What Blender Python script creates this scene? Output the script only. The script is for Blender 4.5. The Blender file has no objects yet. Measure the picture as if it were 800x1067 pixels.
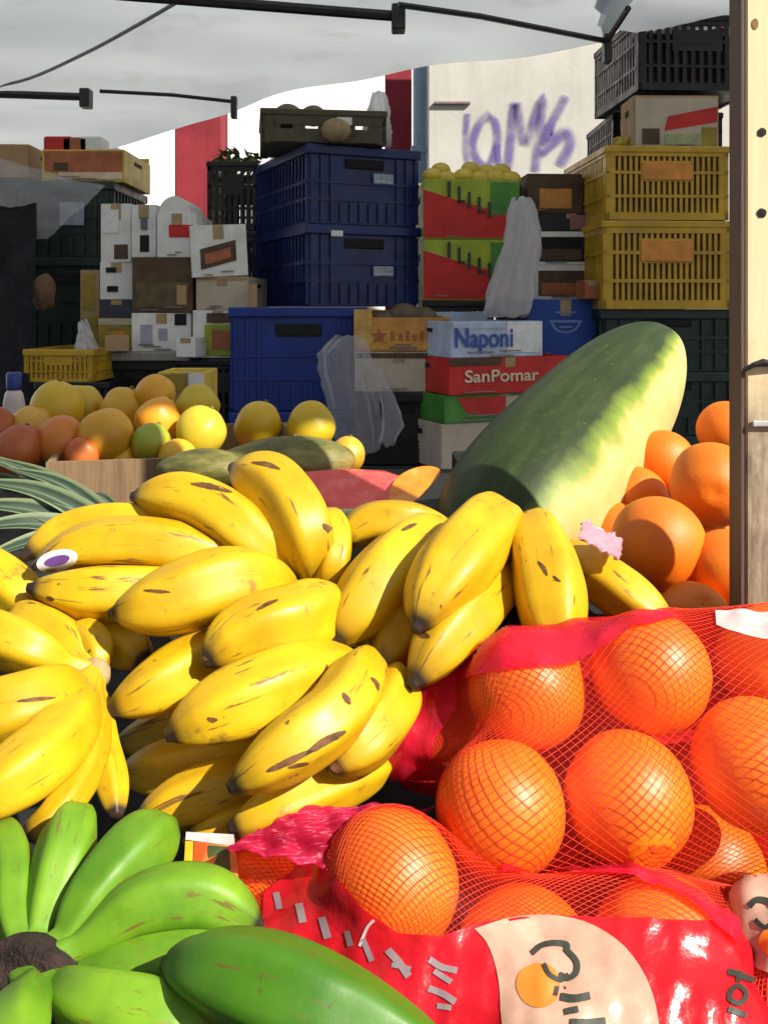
import bpy, math, random
import numpy as np
from mathutils import Vector, Matrix
from mathutils.bvhtree import BVHTree
R = math.radians
random.seed(7); rng = np.random.default_rng(7)
scene = bpy.context.scene
COL = scene.collection
CZ, HZ, F = 1.5, 320.0, 1000.0

def P(px, py, Y):
    """world point seen at photo position px,py at distance Y"""
    return np.array([(px-400.0)/F*Y, Y, CZ+(HZ-py)/F*Y])
def V(a): return Vector((float(a[0]), float(a[1]), float(a[2])))

# ------------------------------------------------------------------ objects
def link(name, me, parent=None, loc=None):
    o = bpy.data.objects.new(name, me); COL.objects.link(o)
    if parent is not None: o.parent = parent
    if loc is not None: o.location = loc
    return o
def tag(o, label, cat=None, group=None, kind=None):
    if label: o['label'] = label
    if cat: o['category'] = cat
    if group: o['group'] = group
    if kind: o['kind'] = kind
    return o
def empty(name, loc, rz=0.0):
    o = bpy.data.objects.new(name, None); COL.objects.link(o)
    o.location = V(loc); o.rotation_euler = (0, 0, rz); o.empty_display_size = .05
    return o

class MB:
    def __init__(s): s.v = []; s.f = []; s.uv = []; s.mi = []
    def add(s, verts, faces, uvs=None, mi=0):
        n = len(s.v)
        s.v += [tuple(map(float, p)) for p in verts]
        s.f += [tuple(i+n for i in f) for f in faces]
        s.uv += uvs if uvs is not None else [(0, 0)]*len(verts)
        s.mi += [mi]*len(faces)
    def box(s, x0, y0, z0, x1, y1, z1, mi=0, bev=0.0):
        if bev <= 0:
            v = [(x, y, z) for z in (z0, z1) for y in (y0, y1) for x in (x0, x1)]
            s.add(v, [(0,2,3,1),(4,5,7,6),(0,1,5,4),(2,6,7,3),(0,4,6,2),(1,3,7,5)], mi=mi); return
        # chamfered box: octagonal rings
        b = min(bev, (x1-x0)/3, (y1-y0)/3, (z1-z0)/3)
        def ring(z, i):
            return [(x0+b+i,y0+i,z),(x1-b-i,y0+i,z),(x1-i,y0+b+i,z),(x1-i,y1-b-i,z),(x1-b-i,y1-i,z),(x0+b+i,y1-i,z),(x0+i,y1-b-i,z),(x0+i,y0+b+i,z)]
        rings = [ring(z0, b*.6), ring(z0+b, 0), ring(z1-b, 0), ring(z1, b*.6)]
        v = sum(rings, []); f = [tuple(range(7, -1, -1)), tuple(range(24, 32))]
        for k in range(3):
            for i in range(8):
                j = (i+1) % 8; f.append((k*8+i, k*8+j, k*8+8+j, k*8+8+i))
        s.add(v, f, mi=mi)
    def tube(s, pts, r, n=6, mi=0, cap=True):
        pts = [np.array(p, float) for p in pts]; m = len(pts)
        rs = r if hasattr(r, '__len__') else [r]*m
        T = [pts[min(i+1, m-1)]-pts[max(i-1, 0)] for i in range(m)]
        T = [t/(np.linalg.norm(t)+1e-12) for t in T]
        a = np.array([0, 0, 1.0]) if abs(T[0][2]) < .9 else np.array([1.0, 0, 0])
        N = np.cross(T[0], a); N /= np.linalg.norm(N)
        v = []; uv = []
        for i in range(m):
            N = N-T[i]*np.dot(N, T[i]); N /= (np.linalg.norm(N)+1e-12); B = np.cross(T[i], N)
            for k in range(n):
                th = 2*math.pi*k/n
                v.append(pts[i]+rs[i]*(N*math.cos(th)+B*math.sin(th))); uv.append((i/(m-1), k/n))
        f = [(i*n+k, i*n+(k+1) % n, i*n+n+(k+1) % n, i*n+n+k) for i in range(m-1) for k in range(n)]
        if cap: f += [tuple(range(n-1, -1, -1)), tuple(range((m-1)*n, m*n))]
        s.add(v, f, uv, mi)
    def build(s, name, mats, parent=None, smooth=False, loc=None, matrix=None):
        v = s.v
        if matrix is not None: v = [tuple(matrix @ Vector(p)) for p in v]
        if loc is not None: v = [(p[0]-loc[0], p[1]-loc[1], p[2]-loc[2]) for p in v]
        me = bpy.data.meshes.new(name); me.from_pydata(v, [], s.f)
        for m in (mats if isinstance(mats, (list, tuple)) else [mats]): me.materials.append(m)
        if any(s.mi): me.polygons.foreach_set('material_index', s.mi)
        if smooth: me.polygons.foreach_set('use_smooth', [True]*len(s.f))
        uvl = me.uv_layers.new(name='UVMap')
        li = np.zeros(len(me.loops), dtype=np.int32); me.loops.foreach_get('vertex_index', li)
        uvl.data.foreach_set('uv', np.array(s.uv, dtype=np.float32)[li].ravel())
        me.update()
        return link(name, me, parent, V(loc) if loc is not None else None)

# ------------------------------------------------------------------ materials
def nodes(name):
    m = bpy.data.materials.new(name); m.use_nodes = True
    nt = m.node_tree; b = nt.nodes['Principled BSDF']; return m, nt, b
def N(nt, t, **kw):
    n = nt.nodes.new(t)
    for k, v in kw.items():
        if k in n.inputs: n.inputs[k].default_value = v
        else: setattr(n, k, v)
    return n
def rgba(c): return (c[0], c[1], c[2], 1)
def mixc(nt, fac, a, b):
    n = nt.nodes.new('ShaderNodeMix'); n.data_type = 'RGBA'
    for i, x in ((0, fac), (6, a), (7, b)):
        if hasattr(x, 'is_linked'): nt.links.new(x, n.inputs[i])
        else: n.inputs[i].default_value = x if i == 0 else rgba(x)
    return n.outputs[2]
def ramp(nt, src, stops, interp='LINEAR'):
    n = nt.nodes.new('ShaderNodeValToRGB'); e = n.color_ramp.elements; n.color_ramp.interpolation = interp
    while len(e) < len(stops): e.new(.5)
    for i, (p, c) in enumerate(stops):
        e[i].position = p; e[i].color = rgba(c) if hasattr(c, '__len__') else (c, c, c, 1)
    nt.links.new(src, n.inputs[0]); return n.outputs[0]
def noise(nt, scale, detail=4, co='Object', rough=.55, vec=None, stretch=None):
    tc = nt.nodes.new('ShaderNodeTexCoord'); n = N(nt, 'ShaderNodeTexNoise', Scale=scale, Detail=detail, Roughness=rough)
    src = tc.outputs[co] if vec is None else vec
    if stretch:
        mp = nt.nodes.new('ShaderNodeMapping'); mp.inputs['Scale'].default_value = stretch
        nt.links.new(src, mp.inputs[0]); src = mp.outputs[0]
    nt.links.new(src, n.inputs['Vector']); return n.outputs['Fac']
def bump(nt, b, h, s=.3, d=.002):
    n = N(nt, 'ShaderNodeBump', Strength=s, Distance=d); nt.links.new(h, n.inputs['Height'])
    nt.links.new(n.outputs[0], b.inputs['Normal'])
_mc = {}
def mat(name, col, rough=.6, var=.25, scale=14, bmp=.15, spec=.4, dirt=0.0, stretch=None):
    """a plain painted / printed / plastic surface with uneven tone, smudges and a little relief"""
    if name in _mc: return _mc[name]
    m, nt, b = nodes(name)
    f = noise(nt, scale, 6, stretch=stretch)
    lo = tuple(c*(1-var) for c in col); hi = tuple(min(1, c*(1+var)) for c in col)
    c = ramp(nt, f, [(.3, lo), (.7, hi)])
    if dirt > 0:
        d = ramp(nt, noise(nt, scale*.35, 8, rough=.7), [(.5, 0.0), (.72, dirt)])
        c = mixc(nt, d, c, (.10, .085, .065))
    nt.links.new(c, b.inputs['Base Color'])
    r = ramp(nt, noise(nt, scale*2.3, 4), [(.3, max(.05, rough-.12)), (.7, min(1, rough+.12))])
    nt.links.new(r, b.inputs['Roughness'])
    b.inputs['Specular IOR Level'].default_value = spec
    if bmp: bump(nt, b, noise(nt, scale*6, 4), bmp, .003)
    _mc[name] = m; return m

def banana_mat(name, c1, c2, neck, tipc, spots, rough=.42):
    m, nt, b = nodes(name)
    uv = nt.nodes.new('ShaderNodeUVMap'); sx = nt.nodes.new('ShaderNodeSeparateXYZ'); nt.links.new(uv.outputs[0], sx.inputs[0])
    t = sx.outputs[0]; oi = nt.nodes.new('ShaderNodeObjectInfo')
    tc = nt.nodes.new('ShaderNodeTexCoord'); ad = N(nt, 'ShaderNodeVectorMath', operation='ADD')
    rv = N(nt, 'ShaderNodeMath', operation='MULTIPLY'); rv.inputs[1].default_value = 37.0
    nt.links.new(oi.outputs['Random'], rv.inputs[0]); nt.links.new(tc.outputs['Object'], ad.inputs[0]); nt.links.new(rv.outputs[0], ad.inputs[1])
    vec = ad.outputs[0]
    c = ramp(nt, noise(nt, 26, 5, vec=vec), [(.32, c1), (.68, c2)])
    sep = mixc(nt, ramp(nt, oi.outputs['Random'], [(0, 0.0), (1, .35)]), c, tuple(x*.72 for x in c1)); c = sep
    c = mixc(nt, ramp(nt, t, [(.70, 0.0), (.86, .55), (1, .85)]), c, neck)
    # ridge scuffs: streaks along the fruit
    cx = nt.nodes.new('ShaderNodeCombineXYZ')
    for i, k in ((0, 3.0), (1, 16.0)):
        mm = N(nt, 'ShaderNodeMath', operation='MULTIPLY'); mm.inputs[1].default_value = k
        nt.links.new(sx.outputs[i], mm.inputs[0]); nt.links.new(mm.outputs[0], cx.inputs[i])
    nt.links.new(rv.outputs[0], cx.inputs[2])
    st = noise(nt, 1.6, 5, vec=cx.outputs[0], rough=.65)
    c = mixc(nt, ramp(nt, st, [(.60, 0.0), (.67, spots)]), c, (.16, .07, .018))
    sp = noise(nt, 130, 3, vec=vec)
    c = mixc(nt, ramp(nt, sp, [(.69, 0.0), (.74, spots*.9)]), c, (.10, .045, .015))
    bl = noise(nt, 34, 4, vec=vec, rough=.7)
    c = mixc(nt, ramp(nt, bl, [(.63, 0.0), (.74, spots*.8)]), c, (.22, .11, .02))
    c = mixc(nt, ramp(nt, t, [(.030, 1.0), (.06, .35), (.12, 0.0)]), c, tipc)
    nt.links.new(c, b.inputs['Base Color'])
    nt.links.new(ramp(nt, noise(nt, 60, 4, vec=vec), [(.3, rough-.08), (.7, rough+.14)]), b.inputs['Roughness'])
    b.inputs['Specular IOR Level'].default_value = .45
    b.inputs['Subsurface Weight'].default_value = .06; b.inputs['Subsurface Radius'].default_value = (.008, .005, .001); b.inputs['Subsurface Scale'].default_value = .5
    bump(nt, b, noise(nt, 120, 5, vec=vec), .22, .0012)
    return m
M_ban = banana_mat('banana_skin', (.56, .325, .004), (.72, .465, .008), (.46, .37, .018), (.03, .018, .012), .95)
M_gban2 = banana_mat('dark_green_banana_skin', (.036, .145, .004), (.085, .235, .008), (.10, .24, .015), (.02, .02, .01), .8, .44)
M_gban = banana_mat('green_banana_skin', (.080, .215, .006), (.20, .38, .016), (.12, .28, .02), (.02, .02, .01), .8, .46)

def citrus_mat(name, c1, c2, rough=.36, pores=210, coat=.4):
    m, nt, b = nodes(name)
    oi = nt.nodes.new('ShaderNodeObjectInfo')
    c = ramp(nt, noise(nt, 22, 4), [(.3, c1), (.7, c2)])
    c = mixc(nt, ramp(nt, oi.outputs['Random'], [(0, 0.0), (1, .4)]), c, tuple(x*.85 for x in c1))
    c = mixc(nt, ramp(nt, noise(nt, 75, 4, rough=.7), [(.68, 0.0), (.76, .5)]), c, (.35, .12, .02))
    nt.links.new(c, b.inputs['Base Color'])
    b.inputs['Roughness'].default_value = rough; b.inputs['Specular IOR Level'].default_value = .55
    b.inputs['Coat Weight'].default_value = coat; b.inputs['Coat Roughness'].default_value = .45
    b.inputs['Subsurface Weight'].default_value = .08; b.inputs['Subsurface Radius'].default_value = (.01, .004, .001); b.inputs['Subsurface Scale'].default_value = .5
    vo = N(nt, 'ShaderNodeTexVoronoi', Scale=pores); tc = nt.nodes.new('ShaderNodeTexCoord'); nt.links.new(tc.outputs['Object'], vo.inputs['Vector'])
    bump(nt, b, vo.outputs['Distance'], .22, .0006)
    return m
M_orange = citrus_mat('orange_peel', (.95, .185, .002), (1.0, .315, .006), .44, 330)
M_orange2 = citrus_mat('navel_orange_peel', (.70, .15, .001), (.84, .23, .003), .55, 260, .0)

def mango_mat():
    m, nt, b = nodes('mango_skin'); oi = nt.nodes.new('ShaderNodeObjectInfo')
    base = ramp(nt, oi.outputs['Color'], [(0, (0, 0, 0)), (1, (1, 1, 1))])
    tc = nt.nodes.new('ShaderNodeTexCoord')
    n1 = noise(nt, 13, 4)
    c = mixc(nt, ramp(nt, n1, [(.45, 0.0), (.8, .4)]), oi.outputs['Color'], (.62, .36, .02))
    c = mixc(nt, ramp(nt, noise(nt, 9, 3, stretch=(1, 1, 2)), [(.58, 0.0), (.75, .55)]), c, (.58, .12, .02))
    c = mixc(nt, ramp(nt, noise(nt, 150, 3), [(.66, 0.0), (.72, .4)]), c, (.30, .17, .03))
    nt.links.new(c, b.inputs['Base Color']); b.inputs['Roughness'].default_value = .42
    bump(nt, b, noise(nt, 90, 3), .12, .001)
    return m
M_mango = mango_mat()

def film_mat(name, col, opaque, rough=.22, tint=(1, .3, .25), wr=.35, var=.2, tl_=.25):
    m, nt, b = nodes(name)
    w = noise(nt, 38, 5, rough=.6)
    c = ramp(nt, w, [(.3, tuple(x*(1-var) for x in col)), (.7, tuple(min(1, x*(1+var)) for x in col))])
    nt.links.new(c, b.inputs['Base Color']); b.inputs['Roughness'].default_value = rough; b.inputs['Specular IOR Level'].default_value = .6
    bump(nt, b, noise(nt, 45, 4, rough=.55), wr, .003)
    tr = N(nt, 'ShaderNodeBsdfTransparent'); tr.inputs[0].default_value = rgba(tint)
    tl = N(nt, 'ShaderNodeBsdfTranslucent'); nt.links.new(c, tl.inputs[0])
    m1 = N(nt, 'ShaderNodeMixShader', Fac=tl_); nt.links.new(b.outputs[0], m1.inputs[1]); nt.links.new(tl.outputs[0], m1.inputs[2])
    m2 = nt.nodes.new('ShaderNodeMixShader'); nt.links.new(ramp(nt, w, [(.3, opaque-var*.6), (.7, min(1, opaque+var*.6))]), m2.inputs[0])
    nt.links.new(tr.outputs[0], m2.inputs[1]); nt.links.new(m1.outputs[0], m2.inputs[2])
    nt.links.new(m2.outputs[0], nt.nodes['Material Output'].inputs[0])
    return m
M_redfilm = film_mat('red_plastic_film', (.74, .012, .025), .90, .26, wr=.6)
M_pinkfilm = film_mat('thin_red_film', (.82, .03, .09), .44, .16, wr=.7)
M_backfilm = film_mat('red_back_film', (.78, .03, .03), .8, .3)
def sheer_mat():  # thin red veil that paints the net's pink haze
    m, nt, b = nodes('red_haze_layer'); b.inputs['Base Color'].default_value = (.92, .05, .045, 1); b.inputs['Roughness'].default_value = .35
    tr = nt.nodes.new('ShaderNodeBsdfTransparent'); tl = nt.nodes.new('ShaderNodeBsdfTranslucent'); tl.inputs[0].default_value = (.95, .06, .05, 1)
    m1 = N(nt, 'ShaderNodeMixShader', Fac=.5); nt.links.new(b.outputs[0], m1.inputs[1]); nt.links.new(tl.outputs[0], m1.inputs[2])
    m2 = nt.nodes.new('ShaderNodeMixShader'); nt.links.new(ramp(nt, noise(nt, 30, 4), [(.3, .08), (.7, .17)]), m2.inputs[0])
    nt.links.new(tr.outputs[0], m2.inputs[1]); nt.links.new(m1.outputs[0], m2.inputs[2]); nt.links.new(m2.outputs[0], nt.nodes['Material Output'].inputs[0]); return m
M_sheer = sheer_mat()
M_cream = film_mat('cream_film', (.72, .47, .34), .97, .2, (1, .9, .8), .2)
M_white_film = film_mat('white_film', (.82, .78, .78), .9, .25, (1, 1, 1))
M_clear = film_mat('clear_plastic_film', (.72, .73, .78), .27, .2, (1, 1, 1), .1, .04, .5)
M_bag = film_mat('milky_plastic_bag', (.80, .80, .84), .74, .3, (1, 1, 1), .1, .04, .6)
M_net = mat('red_net_thread', (.72, .05, .02), .45, .15, 40, 0)
M_labor = mat('orange_label_print', (.80, .20, .02), .4, .2, 40, 0)
M_netdark = mat('orange_net_thread', (.55, .10, .015), .45, .15, 40, 0)
M_ink = mat('dark_ink', (.035, .04, .03), .5, .2, 30, 0)
M_greyink = mat('grey_ink', (.24, .18, .19), .5, .2, 30, 0)

def melon_mat():
    m, nt, b = nodes('long_watermelon_rind')
    uv = nt.nodes.new('ShaderNodeUVMap'); sx = nt.nodes.new('ShaderNodeSeparateXYZ'); nt.links.new(uv.outputs[0], sx.inputs[0])
    a = sx.outputs[1]
    # mottled green rind, streaks along the fruit; pale yellow field spot also paints the sunlit side, dark green the shade
    cx = nt.nodes.new('ShaderNodeCombineXYZ')
    for i, k in ((0, 5.0), (1, 26.0)):
        mm = N(nt, 'ShaderNodeMath', operation='MULTIPLY'); mm.inputs[1].default_value = k
        nt.links.new(sx.outputs[i], mm.inputs[0]); nt.links.new(mm.outputs[0], cx.inputs[i])
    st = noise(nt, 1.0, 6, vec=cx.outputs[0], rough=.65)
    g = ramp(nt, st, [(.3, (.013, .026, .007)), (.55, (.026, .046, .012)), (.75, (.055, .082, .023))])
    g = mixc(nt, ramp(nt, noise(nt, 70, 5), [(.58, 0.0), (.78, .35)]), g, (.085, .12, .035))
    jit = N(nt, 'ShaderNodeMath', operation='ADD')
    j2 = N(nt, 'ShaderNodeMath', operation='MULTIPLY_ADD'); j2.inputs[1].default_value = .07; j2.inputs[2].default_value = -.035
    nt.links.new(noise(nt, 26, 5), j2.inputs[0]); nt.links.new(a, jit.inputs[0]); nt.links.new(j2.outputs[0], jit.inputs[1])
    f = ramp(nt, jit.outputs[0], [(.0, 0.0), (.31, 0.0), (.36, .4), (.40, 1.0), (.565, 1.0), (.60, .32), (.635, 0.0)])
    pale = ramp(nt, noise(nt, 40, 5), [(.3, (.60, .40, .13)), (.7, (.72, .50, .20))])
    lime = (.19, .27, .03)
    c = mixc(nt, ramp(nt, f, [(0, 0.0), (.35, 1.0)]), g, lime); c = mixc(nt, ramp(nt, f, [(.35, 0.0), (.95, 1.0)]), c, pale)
    c = mixc(nt, ramp(nt, noise(nt, 160, 3), [(.68, 0.0), (.74, .4)]), c, (.25, .25, .08))
    nt.links.new(c, b.inputs['Base Color']); b.inputs['Roughness'].default_value = .5; b.inputs['Specular IOR Level'].default_value = .3
    bump(nt, b, noise(nt, 60, 4), .15, .002)
    return m
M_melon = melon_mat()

def wood_mat(name, c1, c2, dark=.4, sc=1.0, weather=None):
    m, nt, b = nodes(name)
    g = noise(nt, 9*sc, 8, rough=.6, stretch=(7, 7, .35))
    c = ramp(nt, g, [(.3, c1), (.55, c2), (.8, tuple(x*(1-dark) for x in c1))])
    kn = noise(nt, 5*sc, 3, stretch=(1.6, 1.6, .8))
    c = mixc(nt, ramp(nt, kn, [(.66, 0.0), (.72, .55)]), c, tuple(x*.35 for x in c1))
    if weather is not None:   # grey, worn and stained wood towards the foot of the post
        tc = nt.nodes.new('ShaderNodeTexCoord'); sx = nt.nodes.new('ShaderNodeSeparateXYZ'); nt.links.new(tc.outputs['Object'], sx.inputs[0])
        ad = N(nt, 'ShaderNodeMath', operation='MULTIPLY_ADD'); ad.inputs[1].default_value = .16
        nt.links.new(noise(nt, 22, 6, rough=.7), ad.inputs[0]); nt.links.new(sx.outputs[2], ad.inputs[2])
        f = ramp(nt, ad.outputs[0], [(weather[0], 1.0), (weather[1], 0.0)])
        w = ramp(nt, noise(nt, 30, 8, rough=.75, stretch=(2.5, 2.5, .5)), [(.35, (.10, .075, .05)), (.5, (.27, .21, .14)), (.68, (.48, .40, .29))])
        c = mixc(nt, f, c, w)
    nt.links.new(c, b.inputs['Base Color']); b.inputs['Roughness'].default_value = .7
    bump(nt, b, g, .35, .002)
    return m
M_post = wood_mat('pale_pine', (.68, .52, .28), (.80, .66, .40), .22, 1.0, (.37, .45))
M_postside = wood_mat('shaded_brown_board_edge', (.085, .05, .04), (.12, .075, .055), .4)  # brown board edge with the shade of the left face painted in
M_tray = wood_mat('thin_poplar_wood', (.17, .10, .05), (.26, .165, .085), .4, 2)

# ------------------------------------------------------------------ small solids
def lathe_fruit(r, ax=(1, 1, 1), seg=36, rings=22, seed=0, lump=.02, dimple=None, shape=None):
    """a fruit body: uneven sphere, optional dimple towards a direction"""
    rg = np.random.default_rng(seed); ph = rg.uniform(0, 6.28, (6, 3)); fr = rg.uniform(1.2, 3.2, (6, 3))
    v = []; uv = []
    def rad(d):
        k = 1+lump*np.mean([math.sin(fr[i] @ d*1.5+ph[i, 0]) for i in range(6)])*1.6
        if dimple is not None:
            c = float(np.dot(d, dimple)); k -= .10*math.exp(-(1-c)/.012)-.035*math.exp(-((1-c)-.05)**2/.002)
        if shape: k *= shape(d)
        return k
    for i in range(rings+1):
        th = math.pi*i/rings
        for j in range(seg):
            p = 2*math.pi*j/seg
            d = np.array([math.sin(th)*math.cos(p), math.sin(th)*math.sin(p), math.cos(th)])
            v.append(d*rad(d)*r*np.array(ax)); uv.append((i/rings, j/seg))
    f = []
    for i in range(rings):
        for j in range(seg):
            a, b2 = i*seg+j, i*seg+(j+1) % seg; f.append((a, a+seg, b2+seg, b2))
    mb = MB(); mb.add(v, f, uv); return mb

def fruit(name, label, cat, c, r, m, group=None, seed=0, dimple=None, **kw):
    if dimple is not None: dimple = np.array(dimple, float); dimple /= np.linalg.norm(dimple)
    o = lathe_fruit(r, seed=seed, dimple=dimple, **kw).build(name, m, smooth=True); o.location = V(c)
    tag(o, label, cat, group)
    if dimple is not None:
        mb = MB(); d = dimple; a = np.cross(d, (0, 0, 1.0)); a /= np.linalg.norm(a); b2 = np.cross(d, a)
        n = 15; vs = [d*r*.925]; rr = r*.085
        for k in range(n): vs.append(d*r*.922+(a*math.cos(6.2832*k/n)+b2*math.sin(6.2832*k/n))*rr*(1 if k % 3 else .45))
        mb.add(vs, [(0, 1+k, 1+(k+1) % n) for k in range(n)])
        mb.build('stem_scar', M_scar, o)
    return o
M_scar = mat('dry_stem_scar', (.20, .13, .04), .8, .3, 60, .2)

def crom(pts, n):
    pts = [np.array(p, float) for p in pts]; pts = [2*pts[0]-pts[1]]+pts+[2*pts[-1]-pts[-2]]
    out = []; m = len(pts)-3
    for i in range(n+1):
        t = i/n*m; k = min(int(t), m-1); u = t-k
        a, b, c, d = pts[k:k+4]
        out.append(.5*(2*b+(c-a)*u+(2*a-5*b+4*c-d)*u*u+(-a+3*b-3*c+d)*u**3))
    return out

def banana_mesh(path, r, phase=0.0, stem_r=.0065, frac=.85, nl=.36, seg=30, n=40, seed=0):
    """a curved five-sided fruit: dark blunt tip (t=0), full body, narrow neck running into the crown (t=1)"""
    pts = crom(path, n*3)
    L = np.concatenate([[0], np.cumsum([np.linalg.norm(pts[i+1]-pts[i]) for i in range(len(pts)-1)])]); tot = L[-1]
    pa = np.array(pts); s = np.concatenate([np.linspace(0, .06, 7), np.linspace(.06, 1, n-5)[1:]])
    q = np.stack([np.interp(s*tot, L, pa[:, k]) for k in range(3)], 1)
    T = np.gradient(q, axis=0); T /= np.linalg.norm(T, axis=1)[:, None]
    v = []; uv = []; tipr = .0046
    Nn = np.cross(T[0], (0.13, .2, 1.0)); Nn /= np.linalg.norm(Nn)
    rg = np.random.default_rng(seed); w1, w2 = rg.uniform(0, 6.28, 2)
    for i, t in enumerate(s):
        # radius profile
        if t < .018: rr = tipr*(.75+.25*t/.018)
        elif t < .34: x = (t-.018)/.322; rr = tipr+(r-tipr)*(1-(1-x)**2.4)**.84
        elif t < frac-nl: rr = r
        elif t < frac: x = (frac-t)/nl; rr = stem_r+(r-stem_r)*(1-(1-x)**2.1)**.85
        else: rr = stem_r*(1+.25*(t-frac)/(1-frac))
        rr *= 1+.02*math.sin(t*9+w1)
        Nn = Nn-T[i]*np.dot(Nn, T[i]); Nn /= np.linalg.norm(Nn); B = np.cross(T[i], Nn)
        for k in range(seg):
            th = 2*math.pi*k/seg
            sec = 1+.072*math.cos(5*(th+phase))+.012*math.cos(10*(th+phase))+.03*math.cos(2*th+w2)
            v.append(q[i]+rr*sec*(Nn*math.cos(th)+B*math.sin(th))); uv.append((float(t), k/seg))
    m = len(s)
    f = [(i*seg+k, i*seg+(k+1) % seg, i*seg+seg+(k+1) % seg, i*seg+seg+k) for i in range(m-1) for k in range(seg)]
    f += [tuple(range(seg-1, -1, -1)), tuple(range((m-1)*seg, m*seg))]
    mb = MB(); mb.add(v, f, uv); return mb, q

def Yb(py): return .56+(850-py)*.0007
M_crown = mat('banana_crown_cut', (.42, .27, .13), .8, .4, 60, .4)
M_gcrown = mat('green_banana_crown_cut', (.032, .016, .013), .8, .7, 90, .8)
def bunch(name, label, hub, fruits, group, m=M_ban, crown=M_crown, yf=Yb, hub_r=.011, crown_up=None):
    """fruits: list of (points [(px,py,dY)...] from tip to neck, half thickness in px)"""
    hp = P(hub[0], hub[1], yf(hub[1])+hub[2])
    root = empty(name, hp); tag(root, label, 'bananas', group)
    for i, (pts, hw) in enumerate(fruits):
        w = [P(x, y, yf(y)+dy) for x, y, dy in pts]
        Ym = np.mean([p[1] for p in w]); r = hw*.97*Ym/1000.0
        last = w[-1]+(hp-w[-1])*.93
        gr = m is not M_ban
        mb, q = banana_mesh([p-hp for p in w]+[last-hp], r*(.97 if gr else 1), random.uniform(0, 1.2), seed=i+len(fruits)*7, **(dict(frac=.80, nl=.50, stem_r=.0072) if gr else {}))
        o = mb.build('banana', m, root, smooth=True)
    c = (lathe_fruit(hub_r, ax=(1.2, .9, 1.0), seg=14, rings=10, seed=3, lump=.12) if m is M_ban else lathe_fruit(hub_r, ax=(1.7, .9, 1.05), seg=30, rings=22, seed=5, lump=.30)).build('crown', crown, root, smooth=True)
    return root

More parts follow.
